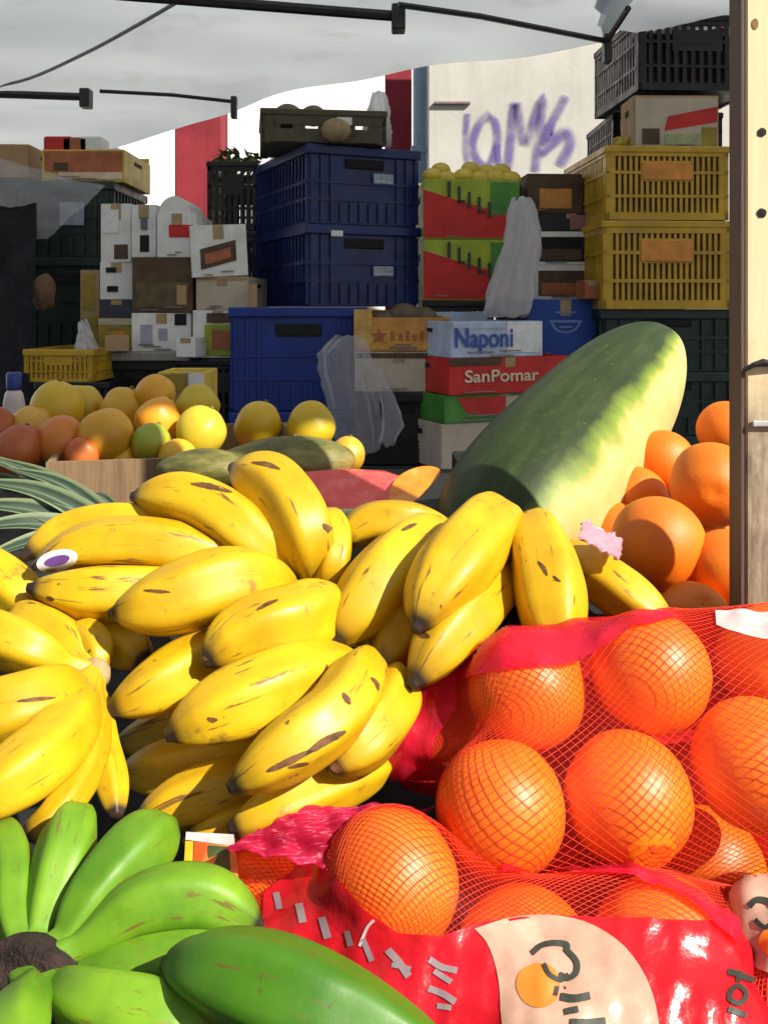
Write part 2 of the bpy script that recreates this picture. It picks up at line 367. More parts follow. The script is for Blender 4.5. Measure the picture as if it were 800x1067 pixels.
# ------------------------------------------------------------------ crates and cartons
def frame_px(x0, y0, x1, y1, Y):
    c = P((x0+x1)/2, y1, Y); return c, (x1-x0)/F*Y, (y1-y0)/F*Y
def lattice_wall(mb, L, h, axis, off, t, nb, rails, solid=None, bw=None):
    """slotted wall along x (axis 0) or y (axis 1) at offset off, thickness t"""
    def bx(a0, a1, z0, z1, tt=t, e=0):
        if axis == 0: mb.box(a0, off+e, z0, a1, off+tt-e, z1)
        else: mb.box(off+e, a0, z0, off+tt-e, a1, z1)
    bw = bw or L/nb*.5
    for z0, z1 in rails: bx(0, L, z0*h, z1*h)
    for i in range(nb):
        a = (i+.5)*L/nb
        bx(a-bw/2, a+bw/2, .004, h-.004, e=t*.2)
    if solid:
        for (u0, v0, u1, v1) in solid: bx(u0*L, u1*L, v0*h, v1*h, e=t*.12)
def crate(name, label, group, loc, w, d, h, m, yaw=0, style='lattice', nb=18, panel=None, tagm=None, tags=(), rails=None, sidem=None):
    root = empty(name, loc, yaw); tag(root, label, 'crate', group)
    t = .012; mb = MB(); x0 = -w/2
    def shifted(fn):
        n0 = len(mb.v); fn(); 
        for i in range(n0, len(mb.v)): p = mb.v[i]; mb.v[i] = (p[0]+x0, p[1], p[2])
    if style == 'lattice':
        rl = rails or [(0, .10), (.30, .34), (.62, .66), (.86, 1)]
        ns = max(6, int(nb*d/w))
        sol = [(.0, 0, .07, 1), (.93, 0, 1, 1), (.29, .52, .71, .80)]
        shifted(lambda: lattice_wall(mb, w, h, 0, 0, t, nb, rl, sol))
        shifted(lambda: lattice_wall(mb, w, h, 0, d-t, t, nb, rl, sol))
        shifted(lambda: lattice_wall(mb, d, h, 1, 0.001, t, ns, rl, sol[:2]))
        shifted(lambda: lattice_wall(mb, d, h, 1, w-t-.001, t, ns, rl, sol[:2]))
    else:
        i = .010
        mb.box(x0+i, i, 0, -x0-i, i+t, h-.03, bev=.003); mb.box(x0+i, d-i-t, 0, -x0-i, d-i, h-.03, bev=.003)
        mb.box(x0+i, i+t, 0, x0+i+t, d-i-t, h-.03); mb.box(-x0-i-t, i+t, 0, -x0-i, d-i-t, h-.03)
        for k in range(nb):      # upright ribs
            a = x0+w*(k+.5)/nb
            if .25 < (k+.5)/nb < .75: 
                mb.box(a-.004, .001, .01, a+.004, i+.002, h*.28)
            else: mb.box(a-.004, .001, .01, a+.004, i+.002, h-.035)
        for k in range(max(4, int(nb*d/w))):
            a = d*(k+.5)/max(4, int(nb*d/w))
            mb.box(x0+.001, a-.004, .01, x0+i+.002, a+.004, h-.035); mb.box(-x0-i-.002, a-.004, .01, -x0-.001, a+.004, h-.035)
        for z in (.30, .52): mb.box(x0+.003, .003, h*z, -x0-.003, i+.001, h*z+.010); mb.box(x0+.003, i+.001, h*z, x0+i+.001, d-i, h*z+.01)
    mb.box(x0+t, t, .004, -x0-t, d-t, .012)
    body = mb.build('crate_body', m, root)
    rb = MB(); rz = h-.032 if style != 'lattice' else h-.022; o = .004
    rb.box(x0-o, -o, rz, -x0+o, t+.004, h, bev=.004); rb.box(x0-o, d-t-.004, rz, -x0+o, d+o, h, bev=.004)
    rb.box(x0-o+.001, t+.004, rz+.001, x0+t+.003, d-t-.004, h-.001); rb.box(-x0-t-.003, t+.004, rz+.001, -x0+o-.001, d-t-.004, h-.001)
    rb.build('rim', m, root)
    if style != 'lattice':
        hb = MB(); hb.box(-w*.17, .0005, h*.72, w*.17, .0092, h*.84, bev=.004); hb.build('hand_slot', M_hole, root)
    if panel is not None:
        pb = MB(); pb.box(-w*.205, -.004, h*.54, w*.205, .0012, h*.78, bev=.002); pb.build('name_panel', panel, root)
    for (u0, v0, u1, v1) in tags:
        tb = MB(); tb.box(x0+u0*w, -.006, v0*h, x0+u1*w, .0, v1*h); tb.build('paper_label', tagm, root)
    return root

def text_mesh(body, size, font_off=0):
    cu = bpy.data.curves.new('txt', 'FONT'); cu.body = body; cu.size = size; cu.align_x = 'LEFT'; cu.offset = font_off
    o = bpy.data.objects.new('txt', cu); me = bpy.data.meshes.new_from_object(o)
    v = [tuple(p.co) for p in me.vertices]; f = [tuple(p.vertices) for p in me.polygons]
    bpy.data.objects.remove(o); bpy.data.meshes.remove(me); bpy.data.curves.remove(cu); return v, f
def lettering(root, name, body, u, z, width, height, m, y=-.007, slant=0.0):
    v, f = text_mesh(body, 1.0, .02)
    if not v: return
    a = np.array(v); a -= a.min(0); ext = a.max(0); a[:, 0] *= width/ext[0]; a[:, 1] *= height/ext[1]
    mb = MB(); mb.add([(u+p[0]+slant*p[1], y, z+p[1]) for p in a], f); return mb.build(name, m, root)

def carton(name, label, cat, group, loc, w, d, h, m, yaw=0, prints=(), open_top=True, cut=None, t=.006, inner=None, roll=0):
    """open carton / fruit box: four walls and a floor, printed panels standing 2 mm proud. prints: (u0,v0,u1,v1,mat) on the front"""
    root = empty(name, loc, yaw); root.rotation_euler[1] = roll; tag(root, label, cat, group)
    x0 = -w/2; mb = MB(); b = .0015
    if cut:   # front wall with a dip along its top edge
        mb.box(x0, 0, 0, -x0, t, h*cut, bev=b); mb.box(x0, 0, h*cut, x0+w*.18, t, h, bev=b); mb.box(-x0-w*.18, 0, h*cut, -x0, t, h, bev=b)
    else: mb.box(x0, 0, 0, -x0, t, h, bev=b)
    mb.box(x0, d-t, 0, -x0, d, h, bev=b)
    mb.box(x0, t, 0, x0+t, d-t, h, bev=b); mb.box(-x0-t, t, 0, -x0, d-t, h, bev=b)
    mb.box(x0+t, t, .002, -x0-t, d-t, .008)
    if not open_top:
        mb.box(x0+t, t, h-.012, -.001, d-t, h-.006); mb.box(.001, t, h-.013, -x0-t, d-t, h-.007)
    mb.build('carton_body', m, root)
    rr = random.Random(int(abs(loc[0])*1e4)+int(h*1e5))
    if h > .09 and d > .15:
        for sx in (x0-.0012, -x0-.0006):
            hb = MB(); hb.box(sx, d*.36, h*.68, sx+.0018, d*.64, h*.80); hb.build('hand_hole', M_hole, root)
    if h > .08 and w > .12:     # rows of fine print and a strip of tape
        for q in range(rr.randint(1, 3)):
            u = x0+w*rr.uniform(.06, .55); z = h*rr.uniform(.025, .07)+q*.007; fb = MB(); fb.box(u, -.0062, z, u+w*rr.uniform(.12, .3), -.0002, z+.0032); fb.build('fine_print', M_greyink, root)
    if not open_top:
        tb_ = MB(); tb_.box(-.018, -.0009, h*.72, .018, .0002, h-.001); tb_.box(-.018, .001, h-.0065, .018, d-.001, h-.0052); tb_.build('tape', M_tape, root)
    elif h > .1 and rr.random() < .7:
        fb = MB(); fb.box(x0+.004, d-t+.001, h+.0005, -x0-.004, d-.001, h+h*rr.uniform(.12, .25)); fb.build('flap', m, root)
    for k, pr in enumerate(prints):
        if len(pr) == 5:
            u0, v0, u1, v1, pm = pr; q = [(u0, v0), (u1, v0), (u1, v1), (u0, v1)]
        else: q, pm = pr
        pb = MB(); e = -.0022-.0012*k
        vs = [(x0+u*w, e, v*h) for u, v in q]+[(x0+u*w, 0.0004, v*h) for u, v in q]; n = len(q)
        pb.add(vs, [tuple(range(n))]+[(i, (i+1) % n, n+(i+1) % n, n+i) for i in range(n)]); pb.build('printed_panel', pm, root)
    return root

M_tape = mat('brown_packing_tape', (.36, .25, .13), .3, .2, 20, .05)
M_hole = mat('black_recess', (.008, .008, .010), .8, .2, 20, 0)
M_blue = mat('navy_plastic', (.006, .022, .12), .42, .3, 9, .12, dirt=.25)
M_blue2 = mat('royal_blue_plastic', (.006, .03, .22), .4, .25, 9, .12, dirt=.2)
M_black = mat('black_plastic', (.007, .0075, .009), .45, .3, 12, .12, dirt=.15)
M_dgreen = mat('dark_green_plastic', (.012, .030, .026), .45, .3, 12, .12, dirt=.2)
M_yellow = mat('yellow_plastic', (.50, .30, .022), .42, .25, 10, .12, dirt=.5)
M_oranged = mat('orange_print', (.62, .24, .04), .5, .3, 18, .1, dirt=.3)
M_kraft = mat('kraft_cardboard', (.40, .26, .14), .8, .2, 14, .2, dirt=.2)
M_white = mat('white_cardboard', (.74, .73, .71), .7, .12, 14, .15, dirt=.4)
M_beige = mat('beige_cardboard', (.50, .42, .33), .75, .15, 14, .15, dirt=.25)
M_brown = mat('dark_brown_print', (.085, .05, .028), .7, .4, 18, .15)
M_olive = mat('olive_print', (.30, .22, .03), .65, .35, 18, .15, dirt=.3)
M_paper = mat('white_paper', (.72, .72, .74), .6, .12, 30, .05, dirt=.2)
M_red = mat('red_print', (.52, .018, .016), .5, .25, 12, .1, dirt=.2)
M_lime = mat('lime_print', (.32, .40, .03), .5, .3, 15, .1)
M_green = mat('green_print', (.06, .22, .035), .55, .3, 15, .1, dirt=.2)
M_orcarton = mat('orange_carton', (.55, .25, .055), .6, .25, 16, .15, dirt=.25)
M_bluebox = mat('blue_box_print', (.012, .06, .34), .5, .2, 12, .1)
M_palb = mat('pale_blue_print', (.42, .50, .66), .5, .2, 18, .1)
M_bluel = mat('blue_letter_ink', (.03, .08, .35), .5, .2, 20, 0)
M_emblem = mat('faded_blue_ink', (.16, .26, .52), .5, .2, 20, 0)
M_creamp = mat('cream_print', (.66, .52, .38), .55, .2, 18, .05)
M_yprint = mat('yellow_print', (.62, .45, .05), .5, .3, 16, .1)
M_terra = mat('terracotta_print', (.38, .12, .05), .6, .3, 16, .1)

TAB = 0.93      # top of the trestle table at the back of the stall
def stack(cols): pass

# --- blue crates, turned so the left side shows
def blue(x_near, y0, y1, m, yaw, label, tags, w=.42, d=.62, Y=3.2):
    h = (y1-y0)/F*Y
    loc = P(x_near, y1, Y); c, s = math.cos(yaw), math.sin(yaw)
    loc = loc+np.array([c*w/2, s*w/2, 0])
    return crate('plastic_crate', label, 'blue crates stacked behind the fruit', loc, w, d, h-.0004, m, yaw, 'solid', 12, None, M_paper, tags)
M_gtag = mat('grey_worn_label', (.30, .33, .42), .6, .3, 60, .1)
def badge(c, x, z, w, h):
    b = MB(); b.box(x, -.003, z, x+w, .002, z+h, bev=.001); pl = b.build('name_plate', M_gtag, c)
    b = MB(); b.box(x+.006, -.0038, z+.006, x+w-.006, -.0028, z+.010)
    b.build('rule', M_palb, pl)
c1 = blue(320, 149, 232.5, M_blue, R(24), 'navy blue plastic crate, topmost of the tall blue stack', ())
badge(c1, .03, .145, .075, .034)
c2 = blue(320, 233, 319.5, M_blue, R(24), 'navy blue plastic crate second from the top of the blue stack', ((.20, .86, .30, .93),))
badge(c2, .03, .105, .075, .034)
Yb3 = 3.12
h3 = (425-319.5)/F*3.2
zt = P(0, 319.5, 3.2)[2]
for k, (lab) in enumerate(['royal blue plastic crate under the two navy blue crates', 'royal blue plastic crate lowest in the blue stack, behind lemons']):
    if zt-h3*(k+1) < TAB-.2: break
    crate('plastic_crate', lab, 'blue crates stacked behind the fruit', (-.275, 3.10, zt-h3*(k+1)), .44, .58, h3-.002, M_blue2, R(8), 'solid', 12)
TAB = min(TAB, zt-2*h3)
def down(loc, w, d, m, first, labs, yaw=0, style='lattice', nb=16, group=None, h=.26):
    """crates that carry the visible ones down to the table"""
    z = first; k = 0
    while z-TAB > .05 and k < len(labs):
        hh = min(h, z-TAB) if k < len(labs)-1 else z-TAB
        crate('plastic_crate', labs[k], group, (loc[0], loc[1], z-hh), w, d, hh-.002, m, yaw, style, nb); z -= hh; k += 1

# --- what stands on the blue stack
zb = P(0, 149, 3.2)[2]
produce_tray = crate('wooden_tray', 'dark slatted tray of produce on top of the blue crates', None, (-.20, 3.22, zb+.001), .42, .36, .115, wood_mat('dark_wood', (.05, .045, .03), (.09, .075, .045), .5, 2), R(8), 'lattice', 5, None, M_paper, ((.60, .55, .72, .78),), rails=[(.05, .42), (.55, .95)])  # slats in a very dark brown
for k, (dx, dz, r, lab) in enumerate([(-.14, .125, .05, 'dark squash at the left end of the tray on the blue crates'), (-.05, .13, .04, 'dark squash in the middle of the tray on the blue crates')]):
    fruit('squash', lab, 'vegetable', (-.20+dx, 3.40, zb+dz), r, mat('dark_squash_skin', (.10, .095, .05), .5, .4, 20, .2), 'squashes on the blue crates', k, ax=(1.1, 1, .95))
fruit('melon', 'beige round melon in front of the dark tray on the blue crates', 'melon', P(350, 137, 3.19)+np.array([0, .0, .004]), .047, mat('beige_melon_skin', (.30, .22, .11), .6, .35, 26, .4), None, 5, ax=(1.05, .6, .85))

# --- yellow crates at right
yl = []
for k, (y0, y1, lab) in enumerate([(152, 229, 'yellow slotted crate with orange panel, upper one of two'), (230, 322, 'yellow slotted crate with orange panel, lower one of two')]):
    loc, w, h = frame_px(630-3*k, y0, 760+2*k, y1, 3.1)
    cr = crate('plastic_crate', lab, 'yellow crates', loc, w, .55, h-.0003, M_yellow, R(3), 'lattice', 22, M_oranged)
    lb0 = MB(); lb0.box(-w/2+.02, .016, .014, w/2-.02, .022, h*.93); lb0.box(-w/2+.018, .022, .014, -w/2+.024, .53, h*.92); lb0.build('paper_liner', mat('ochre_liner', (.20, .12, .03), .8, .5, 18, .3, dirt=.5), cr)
    # fruit glimpsed inside
loc, w, h = frame_px(690, 322, 768, 402, 3.12)
for k, (y0, y1, lab) in enumerate([(322, 388, 'dark green crate directly under the yellow crates'), (388, 455, 'dark green crate second below the yellow crates'), (455, 530, 'dark green crate lowest below the yellow crates')]):
    loc, w, h = frame_px(625, y0, 768, y1, 3.12)
    if loc[2] < TAB-.1: break
    crate('plastic_crate', lab, 'dark green crates under the yellow ones', loc, w, .5, h-.0004, M_dgreen, R(2), 'solid', 10)
zlow = loc[2]
down((loc[0], loc[1]), w, .5, M_dgreen, loc[2], ['dark green crate at the foot of the yellow stack'], style='solid', nb=10)
loc, w, h = frame_px(669, 93, 757, 152.5, 3.05)
kc = carton('cardboard_box', 'kraft cardboard box with red and green print on the yellow crates', 'box', None, (loc[0], 3.14, loc[2]), w*1.04, .16, h, M_kraft, R(1), [(.02, .04, .98, .96, M_beige), ([(.36, .36), (.98, .52), (.98, .80), (.40, .62)], M_red), (.36, .10, .80, .30, mat('pale_green_print', (.34, .38, .20), .6, .3, 20, .1)), (.10, .12, .30, .40, M_brown), (.80, .06, .97, .42, M_olive)], False)
loc, w, h = frame_px(643, 14, 757, 91, 3.25)
bc = crate('plastic_crate', 'black slotted crate above the kraft box, near the canopy corner', 'black crates by the post', (loc[0]+.06, 3.17, P(0, 92, 3.14)[2]), .40, .5, .25, M_black, R(4), 'lattice', 14, None, M_paper, ((.86, .36, .94, .66),))
lb0 = MB(); lb0.box(-.18, .02, .014, .18, .026, .19); lb0.box(-.18, .026, .014, .18, .46, .019); lb0.build('paper_liner', mat('dark_maroon_liner', (.035, .012, .010), .8, .5, 18, .3), bc)
for k, (px, py, r, m2, lab) in enumerate([(668, 40, .035, 'dark_red_apple', 'dark red fruit inside the black top crate, leftmost'), (690, 38, .036, 'dark_red_apple', 'dark red fruit inside the black top crate, between two others'), (742, 24, .042, 'red_apple', 'bright red fruit showing at the top right of the black crate')]):
    fruit('apple', lab, 'fruit', P(px, py+6, 3.28), r, mat(m2, (.22, .018, .018) if k < 2 else (.45, .02, .04), .35, .4, 24, .05), 'red fruit in the black crate', k)
# black crate behind the kraft box
loc, w, h = frame_px(642, 92, 706, 150, 3.36)
crate('plastic_crate', 'black slotted crate behind the kraft box, against the graffiti wall', 'black crates by the post', (P(697, 152, 3.5)[0], 3.52, P(0, 152, 3.1)[2]+.001), .40, .45, P(0, 92, 3.14)[2]-P(0, 152, 3.1)[2]-.003, M_black, 0, 'lattice', 14)
# crumpled yellow net on the corner of the yellow crate
mb = lathe_fruit(.03, ax=(1.1, .8, .75), seg=20, rings=14, seed=2, lump=.25)
o = mb.build('crumpled_bag', mat('yellow_paper', (.52, .38, .05), .6, .3, 40, .5), smooth=False); o.location = V(P(652, 149, 3.17)+np.array([0, .04, .006])); tag(o, 'small crumpled yellow bag on the left corner of the upper yellow crate', 'bag')

# --- printed fruit cartons in the middle
for k, (y0, y1, lab) in enumerate([(186, 249, 'lime and red printed carton holding yellow fruit, upper one'), (249, 313, 'lime and red printed carton, lower one of the pair')]):
    loc, w, h = frame_px(441, y0, 541, y1, 3.3)
    c = carton('fruit_carton', lab, 'box', 'lime and red printed cartons', loc, w, .4, h-.002, M_lime, R(2), [
        ([(.0, .02), (1, .02), (1, .36), (.45, .60), (.0, .82)], M_red), (.70, .40, .99, .95, M_green),
        ], True)
    for i in range(5):
        pb = MB(); x = -w/2+w*(.25+.105*i); zz = h*(.90-.085*i)
        pb.box(x, -.0072, zz-.045, x+.010, -.0062, zz+.01); 
        if i % 2: pb.box(x, -.0072, zz-.045, x+.025, -.0064, zz-.036)
        pb.build('lettering', M_ink, c)
    if k == 1:
        b2 = frame_px(441, 313, 541, 400, 3.3)
loc, w, h = frame_px(441, 313, 541, 440, 3.3)
down((loc[0], 3.3), w, .4, M_black, loc[2]+h, ['black crate under the lime and red cartons', 'second black crate under the lime and red cartons', 'lowest black crate under the lime and red cartons'], group='black crates under the cartons')
M_lemon = citrus_mat('lemon_peel', (.62, .46, .03), (.72, .52, .05), .45)
lems = [(450, 184), (466, 187), (483, 184), (500, 187), (516, 186), (532, 187), (459, 178), (490, 177), (522, 179), (507, 180)]
lw = ['at the left end, low', 'second along the front row', 'third along the front row', 'fourth along the front row', 'fifth along the front row', 'at the right end of the front row', 'high on the left of the heap', 'on top near the middle', 'high on the right of the heap', 'on top just right of the middle']
for k, (px, py) in enumerate(lems):
    fruit('lemon', 'yellow fruit in the upper lime carton, '+lw[k], 'fruit', P(px, py, 3.36+.05*(k > 5)), .031, M_lemon, 'yellow fruit in the lime carton', k, ax=(1.15, 1, .95))

# --- dark stack right of them
loc, w, h = frame_px(549, 181, 607, 222, 3.35)
carton('cardboard_box', 'dark brown box with an orange panel under the graffiti', 'box', None, loc, w, .3, h, M_brown, R(4), [(.22, .12, .80, .62, M_orcarton)], True)
loc, w, h = frame_px(606, 178, 634, 203, 3.5)
carton('cardboard_box', 'small orange brown box between the dark box and yellow crates', 'box', None, (loc[0], 3.5, P(0, 222, 3.35)[2]), .12, .2, P(0, 178, 3.5)[2]-P(0, 222, 3.35)[2], M_terra, 0, [(.05, .5, .95, .95, M_orcarton)], False)
loc, w, h = frame_px(556, 222, 634, 241, 3.35)
carton('cardboard_box', 'low black carton below the brown box with orange panel', 'box', None, loc, w, .34, h-.001, M_black, 0, [(.48, .1, .70, .9, mat('dusky_pink_print', (.28, .12, .13), .6, .3, 20, .1)), (.74, .05, .99, .95, M_white)], False)
for k, (y0, y1, lab) in enumerate([(241, 276, 'white edged carton with a dark window, upper of two'), (276, 312, 'white edged carton with reddish window, lower of two')]):
    loc, w, h = frame_px(556, y0, 633, y1, 3.33)
    carton('fruit_carton', lab, 'box', 'white edged cartons', loc, w, .36, h-.001, M_white, 0, [(.06, .10, .68, .84, M_hole if k == 0 else M_brown), (.10, .14, .64, .48, M_brown if k == 0 else M_terra)]+([(.76, .1, .98, .8, M_orcarton)] if k == 0 else []), True)
loc, w, h = frame_px(549, 312, 629, 372, 3.22)
bb = carton('cardboard_box', 'blue cardboard box with a pale round emblem', 'box', None, loc, w, .4, h, M_bluebox, 0, [], False)
eb = MB(); n = 28; r0, r1 = .050, .042
cx, cz = .0, h*.62
ang = [math.pi+math.pi*1.0*i/n for i in range(n+1)]
vs = [(cx+r*math.cos(a), -.003, cz+r*.8*math.sin(a)) for a in ang for r in (r0, r1)]
eb.add(vs, [(2*i, 2*i+1, 2*i+3, 2*i+2) for i in range(n)])
eb.box(cx-.055, -.0032, cz-.004, cx+.055, -.0026, cz+.004); eb.box(cx-.035, -.0034, cz+.028, cx+.035, -.0026, cz+.033); eb.box(cx-.022, -.0034, cz-.022, cx+.022, -.0026, cz-.016)
eb.build('emblem', M_emblem, bb)
down((loc[0], 3.25), w, .4, M_black, loc[2], ['black crate under the blue emblem box', 'second black crate under the blue emblem box', 'lowest black crate under the blue emblem box'], group='black crates under the cartons')

# --- nearer row: orange carton, blue lettered box, red box
loc, w, h = frame_px(461, 366, 462, 367, 3.0)
oc_l, oc_w, oc_h = frame_px(369, 331, 468, 366, 3.0)
oc = carton('fruit_carton', 'orange printed fruit carton with a star, full of dark produce', 'box', None, oc_l, oc_w, .36, oc_h, M_orcarton, R(-3), [(.02, .05, .98, .62, mat('orange_band_print', (.60, .30, .06), .6, .25, 22, .1)), ], True)
sb = MB(); star = []
for i in range(10):
    a = math.pi/2+i*math.pi/5; r = .028 if i % 2 == 0 else .012; star.append((-oc_w*.24+r*math.cos(a), -.0055, oc_h*.45+r*math.sin(a)))
sb.add(star+[(-oc_w*.24, -.0055, oc_h*.45)], [(i, (i+1) % 10, 10) for i in range(10)]); sb.build('star_emblem', M_terra, oc)
for i_, (x_, h_) in enumerate([(-.035, .03), (-.010, .022), (.012, .03), (.034, .02), (.056, .03), (.08, .024), (.10, .03)]):
    b_ = MB(); b_.box(x_, -.0055, .034, x_+.013, -.0035, .034+h_, bev=.001); b_.build('letter_mark', M_terra, oc)
pb = MB(); pb.box(-oc_w/2-.001, -.004, oc_h*.2, -oc_w/2+.055, .0, oc_h*1.25); pb.build('corner_flap', mat('ochre_print', (.55, .33, .08), .6, .3, 22, .1), oc)
for k, (px, py, r) in enumerate([(402, 328, .036), (421, 323, .044), (440, 326, .042), (390, 333, .03), (456, 332, .03)]):
    fruit('avocado', 'dark produce heaped in the orange star carton, '+['second from left', 'tallest in the middle', 'just right of the middle', 'leftmost', 'rightmost'][k], 'vegetable', P(px, py+7, 3.06), r, mat('dark_produce_skin', (.09, .065, .035), .5, .5, 22, .3), 'dark produce in the orange carton', k, ax=(1.2, 1, 1))
loc, w, h = frame_px(369, 366, 462, 408, 3.0)
carton('cardboard_box', 'pale beige carton under the orange star carton', 'box', None, loc, w, .36, h-.002, M_beige, R(-3), [(.02, .84, .98, .97, M_brown)], False)
loc, w, h = frame_px(371, 408, 462, 485, 3.0)
crate('plastic_crate', 'black crate under the pale beige carton', None, loc, w, .36, h-.002, M_black, R(-3), 'solid', 9)
down((loc[0], 3.0), w, .36, M_black, loc[2], ['black crate at the foot of the beige carton stack'], style='solid', nb=9)
# box with blue lettering, right end turned away
def turned(x0, y0, y1, w, yaw, Y): p = P(x0, y1, Y); return p+np.array([math.cos(yaw)*w/2, math.sin(yaw)*w/2, 0]), (y1-y0)/F*Y
yw = R(24)
loc, h = turned(470, 335, 373, .32, yw, 2.85)
nb_ = carton('fruit_carton', 'white carton with big blue lettering above the red box', 'box', None, loc, .32, .34, h, M_palb, yw, [(.60, .12, .99, .98, M_paper), (.01, .80, .58, .97, M_palb)], True)
lettering(nb_, 'lettering', 'Naponi', -.15, h*.10, .20, h*.72, M_bluel, y=-.006)
loc, h = turned(468, 373, 412, .42, yw, 2.85)
rb_ = carton('fruit_carton', 'red carton with white lettering behind the long watermelon', 'box', None, loc, .42, .36, h-.001, M_red, yw, [(.0, .78, .42, .99, M_brown)], False)
lettering(rb_, 'lettering', 'SanPomar', -.16, h*.32, .26, h*.34, M_creamp, y=-.005)
loc, h = turned(463, 412, 442, .42, yw, 2.86)
gb_ = carton('fruit_carton', 'green and red carton beneath the red lettered carton', 'box', None, loc, .42, .36, h-.001, M_green, yw, [([(.10, .9), (.55, .9), (.48, .2), (.18, .35)], M_red), (.50, .25, .75, .9, M_beige)], False)
loc, h = turned(460, 442, 490, .42, yw, 2.86)
carton('cardboard_box', 'plain beige carton beneath the green and red carton', 'box', None, loc, .42, .36, h-.001, M_beige, yw, [], False)
down((loc[0], loc[1]), .42, .36, M_black, loc[2], ['black crate at the foot of the lettered cartons'], yaw=yw, style='solid', nb=9)

# --- left stacks of cartons
def lbox(x0, y0, x1, y1, Y, lab, m, prints=(), yaw=0, d=.3, open_top=False, name='cardboard_box', group='cartons stacked at left', cut=None, roll=0):
    loc, w, h = frame_px(x0, y0, x1, y1, Y)
    return carton(name, lab, 'box', group, loc, w/max(.2, math.cos(yaw)), d, h-.001, m, yaw, prints, open_top, cut, roll=roll)
# column A
lbox(105, 212, 137, 273, 3.30, 'white carton with grey print at the left of the white boxes', M_white, [(.45, .05, .9, .3, M_brown), (.1, .5, .6, .9, M_paper)], yaw=R(-4))
lbox(105, 273, 138, 312, 3.30, 'white carton with small black marks below the first', M_white, [(.18, .72, .5, .86, M_hole), (.22, .2, .55, .36, M_hole)], yaw=R(5))
lbox(105, 312, 138, 331, 3.30, 'thin dark filler for the shaded gap in the left carton stack', mat('dark_gap_fill', (.04, .045, .07), .6, .3, 20, .1))  # added dark block, painting in the shadowy gap between cartons
lbox(103, 331, 138, 366, 3.30, 'olive yellow carton with pale top edge, low in the stack', M_olive, [(.0, .80, 1, .98, M_beige), (.4, .1, .75, .6, M_oranged)])
lbox(84, 281, 104, 366, 3.36, 'tall narrow brown carton left of the white cartons', M_kraft, [(.1, .5, .75, .95, M_olive), (.1, .05, .9, .42, M_olive)])
# column B
c = lbox(137, 213, 163, 268, 3.26, 'narrow white carton with two dark windows', M_white, [(.35, .10, .72, .42, M_hole), (.38, .52, .66, .76, mat('slate_print', (.10, .11, .14), .6, .3, 20, .1))], yaw=R(-6))
c = lbox(164, 222, 205, 268, 3.22, 'white carton with a red label and domed lid', M_white, [(.30, .45, .92, .74, M_red)])
dm = MB(); loc, w, h = frame_px(164, 203, 198, 222, 3.22); n = 12
vs = [(x, y, h*math.sin(math.pi*i/n)**.5*.95) for y in (0, .26) for i in range(n+1) for x in [-w/2+w*i/n-.01]]
dm.add(vs, [(i, i+1, n+2+i, n+1+i) for i in range(n)]+[tuple(range(n, -1, -1)), tuple(range(n+1, 2*n+2))]); dm.build('lid', M_white, c, loc=(0, 0, 0)).location = (0, .01, frame_px(164, 222, 205, 268, 3.22)[2]+.0005)
c = lbox(138, 268, 201, 326, 3.22, 'open dark brown carton of produce among white boxes', M_brown, [(.06, .1, .94, .55, mat('dark_olive_print', (.10, .075, .03), .6, .5, 26, .2)), (.74, .15, .9, .5, M_kraft)], open_top=True, name='fruit_carton')
lbox(138, 326, 199, 366, 3.22, 'dirty white carton under the open brown carton', M_white, [(.72, .68, .92, .98, M_hole), (.15, .2, .35, .7, mat('faint_violet_print', (.36, .33, .42), .6, .2, 26, .1)), (.45, .3, .6, .6, mat('faint_violet_print', (.36, .33, .42)))], yaw=R(4))
# column C
lbox(202, 234, 258, 288, 3.20, 'tilted white carton with a brown picture', M_white, [([(.16, .14), (.80, .30), (.80, .70), (.16, .54)], M_brown), ([(.24, .24), (.70, .36), (.70, .56), (.24, .44)], M_terra)], yaw=R(14), roll=R(-3))
lbox(204, 288, 259, 323, 3.20, 'plain beige carton under the tilted white carton', M_beige, [(.02, .90, .98, .99, M_kraft)], yaw=R(-5))
c = lbox(201, 323, 253, 373, 3.20, 'white and green carton with an orange fruit picture', M_white, [(.24, .04, .90, .70, M_lime), (.28, .74, .88, .94, M_brown), (.38, .18, .78, .58, M_terra)], name='fruit_carton')
# ledge under columns A and B, crates beneath
sh = MB(); a0 = P(92, 366, 3.2); a1 = P(201, 366, 3.2); sh.box(a0[0], 3.16, a0[2]-.03, a1[0]-.002, 3.7, a0[2]-.001, bev=.004)
o = sh.build('shelf_board', wood_mat('grey_board', (.20, .18, .16), (.28, .26, .23), .3)); tag(o, 'grey wooden board carrying the left carton columns', 'board')
for k, (x0, x1, y0, lab, nbb, st) in enumerate([(99, 183, 376, 'solid black crate under the grey board', 8, 'solid'), (184, 262, 374, 'black mesh crate under the white and green carton', 12, 'lattice')]):
    loc, w, h = frame_px(x0, y0, x1, 446, 3.18)
    crate('plastic_crate', lab, 'black crates at left', loc, w, .42, h-.001, M_black, 0, st, nbb)
    down((loc[0], 3.18), w, .42, M_black, loc[2], ['black crate at the foot of the '+['grey board', 'mesh crate'][k]+' stack'], style='lattice', nb=12, group='black crates at left')
loc, w, h = frame_px(24, 364, 97, 398, 3.0)
crate('plastic_crate', 'low yellow slotted crate at far left', None, loc, w, .35, h, M_yellow, R(-4), 'lattice', 14)
loc, w, h = frame_px(44, 398, 104, 450, 2.98)
crate('plastic_crate', 'black slotted crate with a white ticket at far left', 'black crates at left', (loc[0], 2.99, loc[2]), w*1.3, .36, h-.001, M_black, R(-4), 'lattice', 12, None, M_paper, ((.12, .80, .5, .95),))
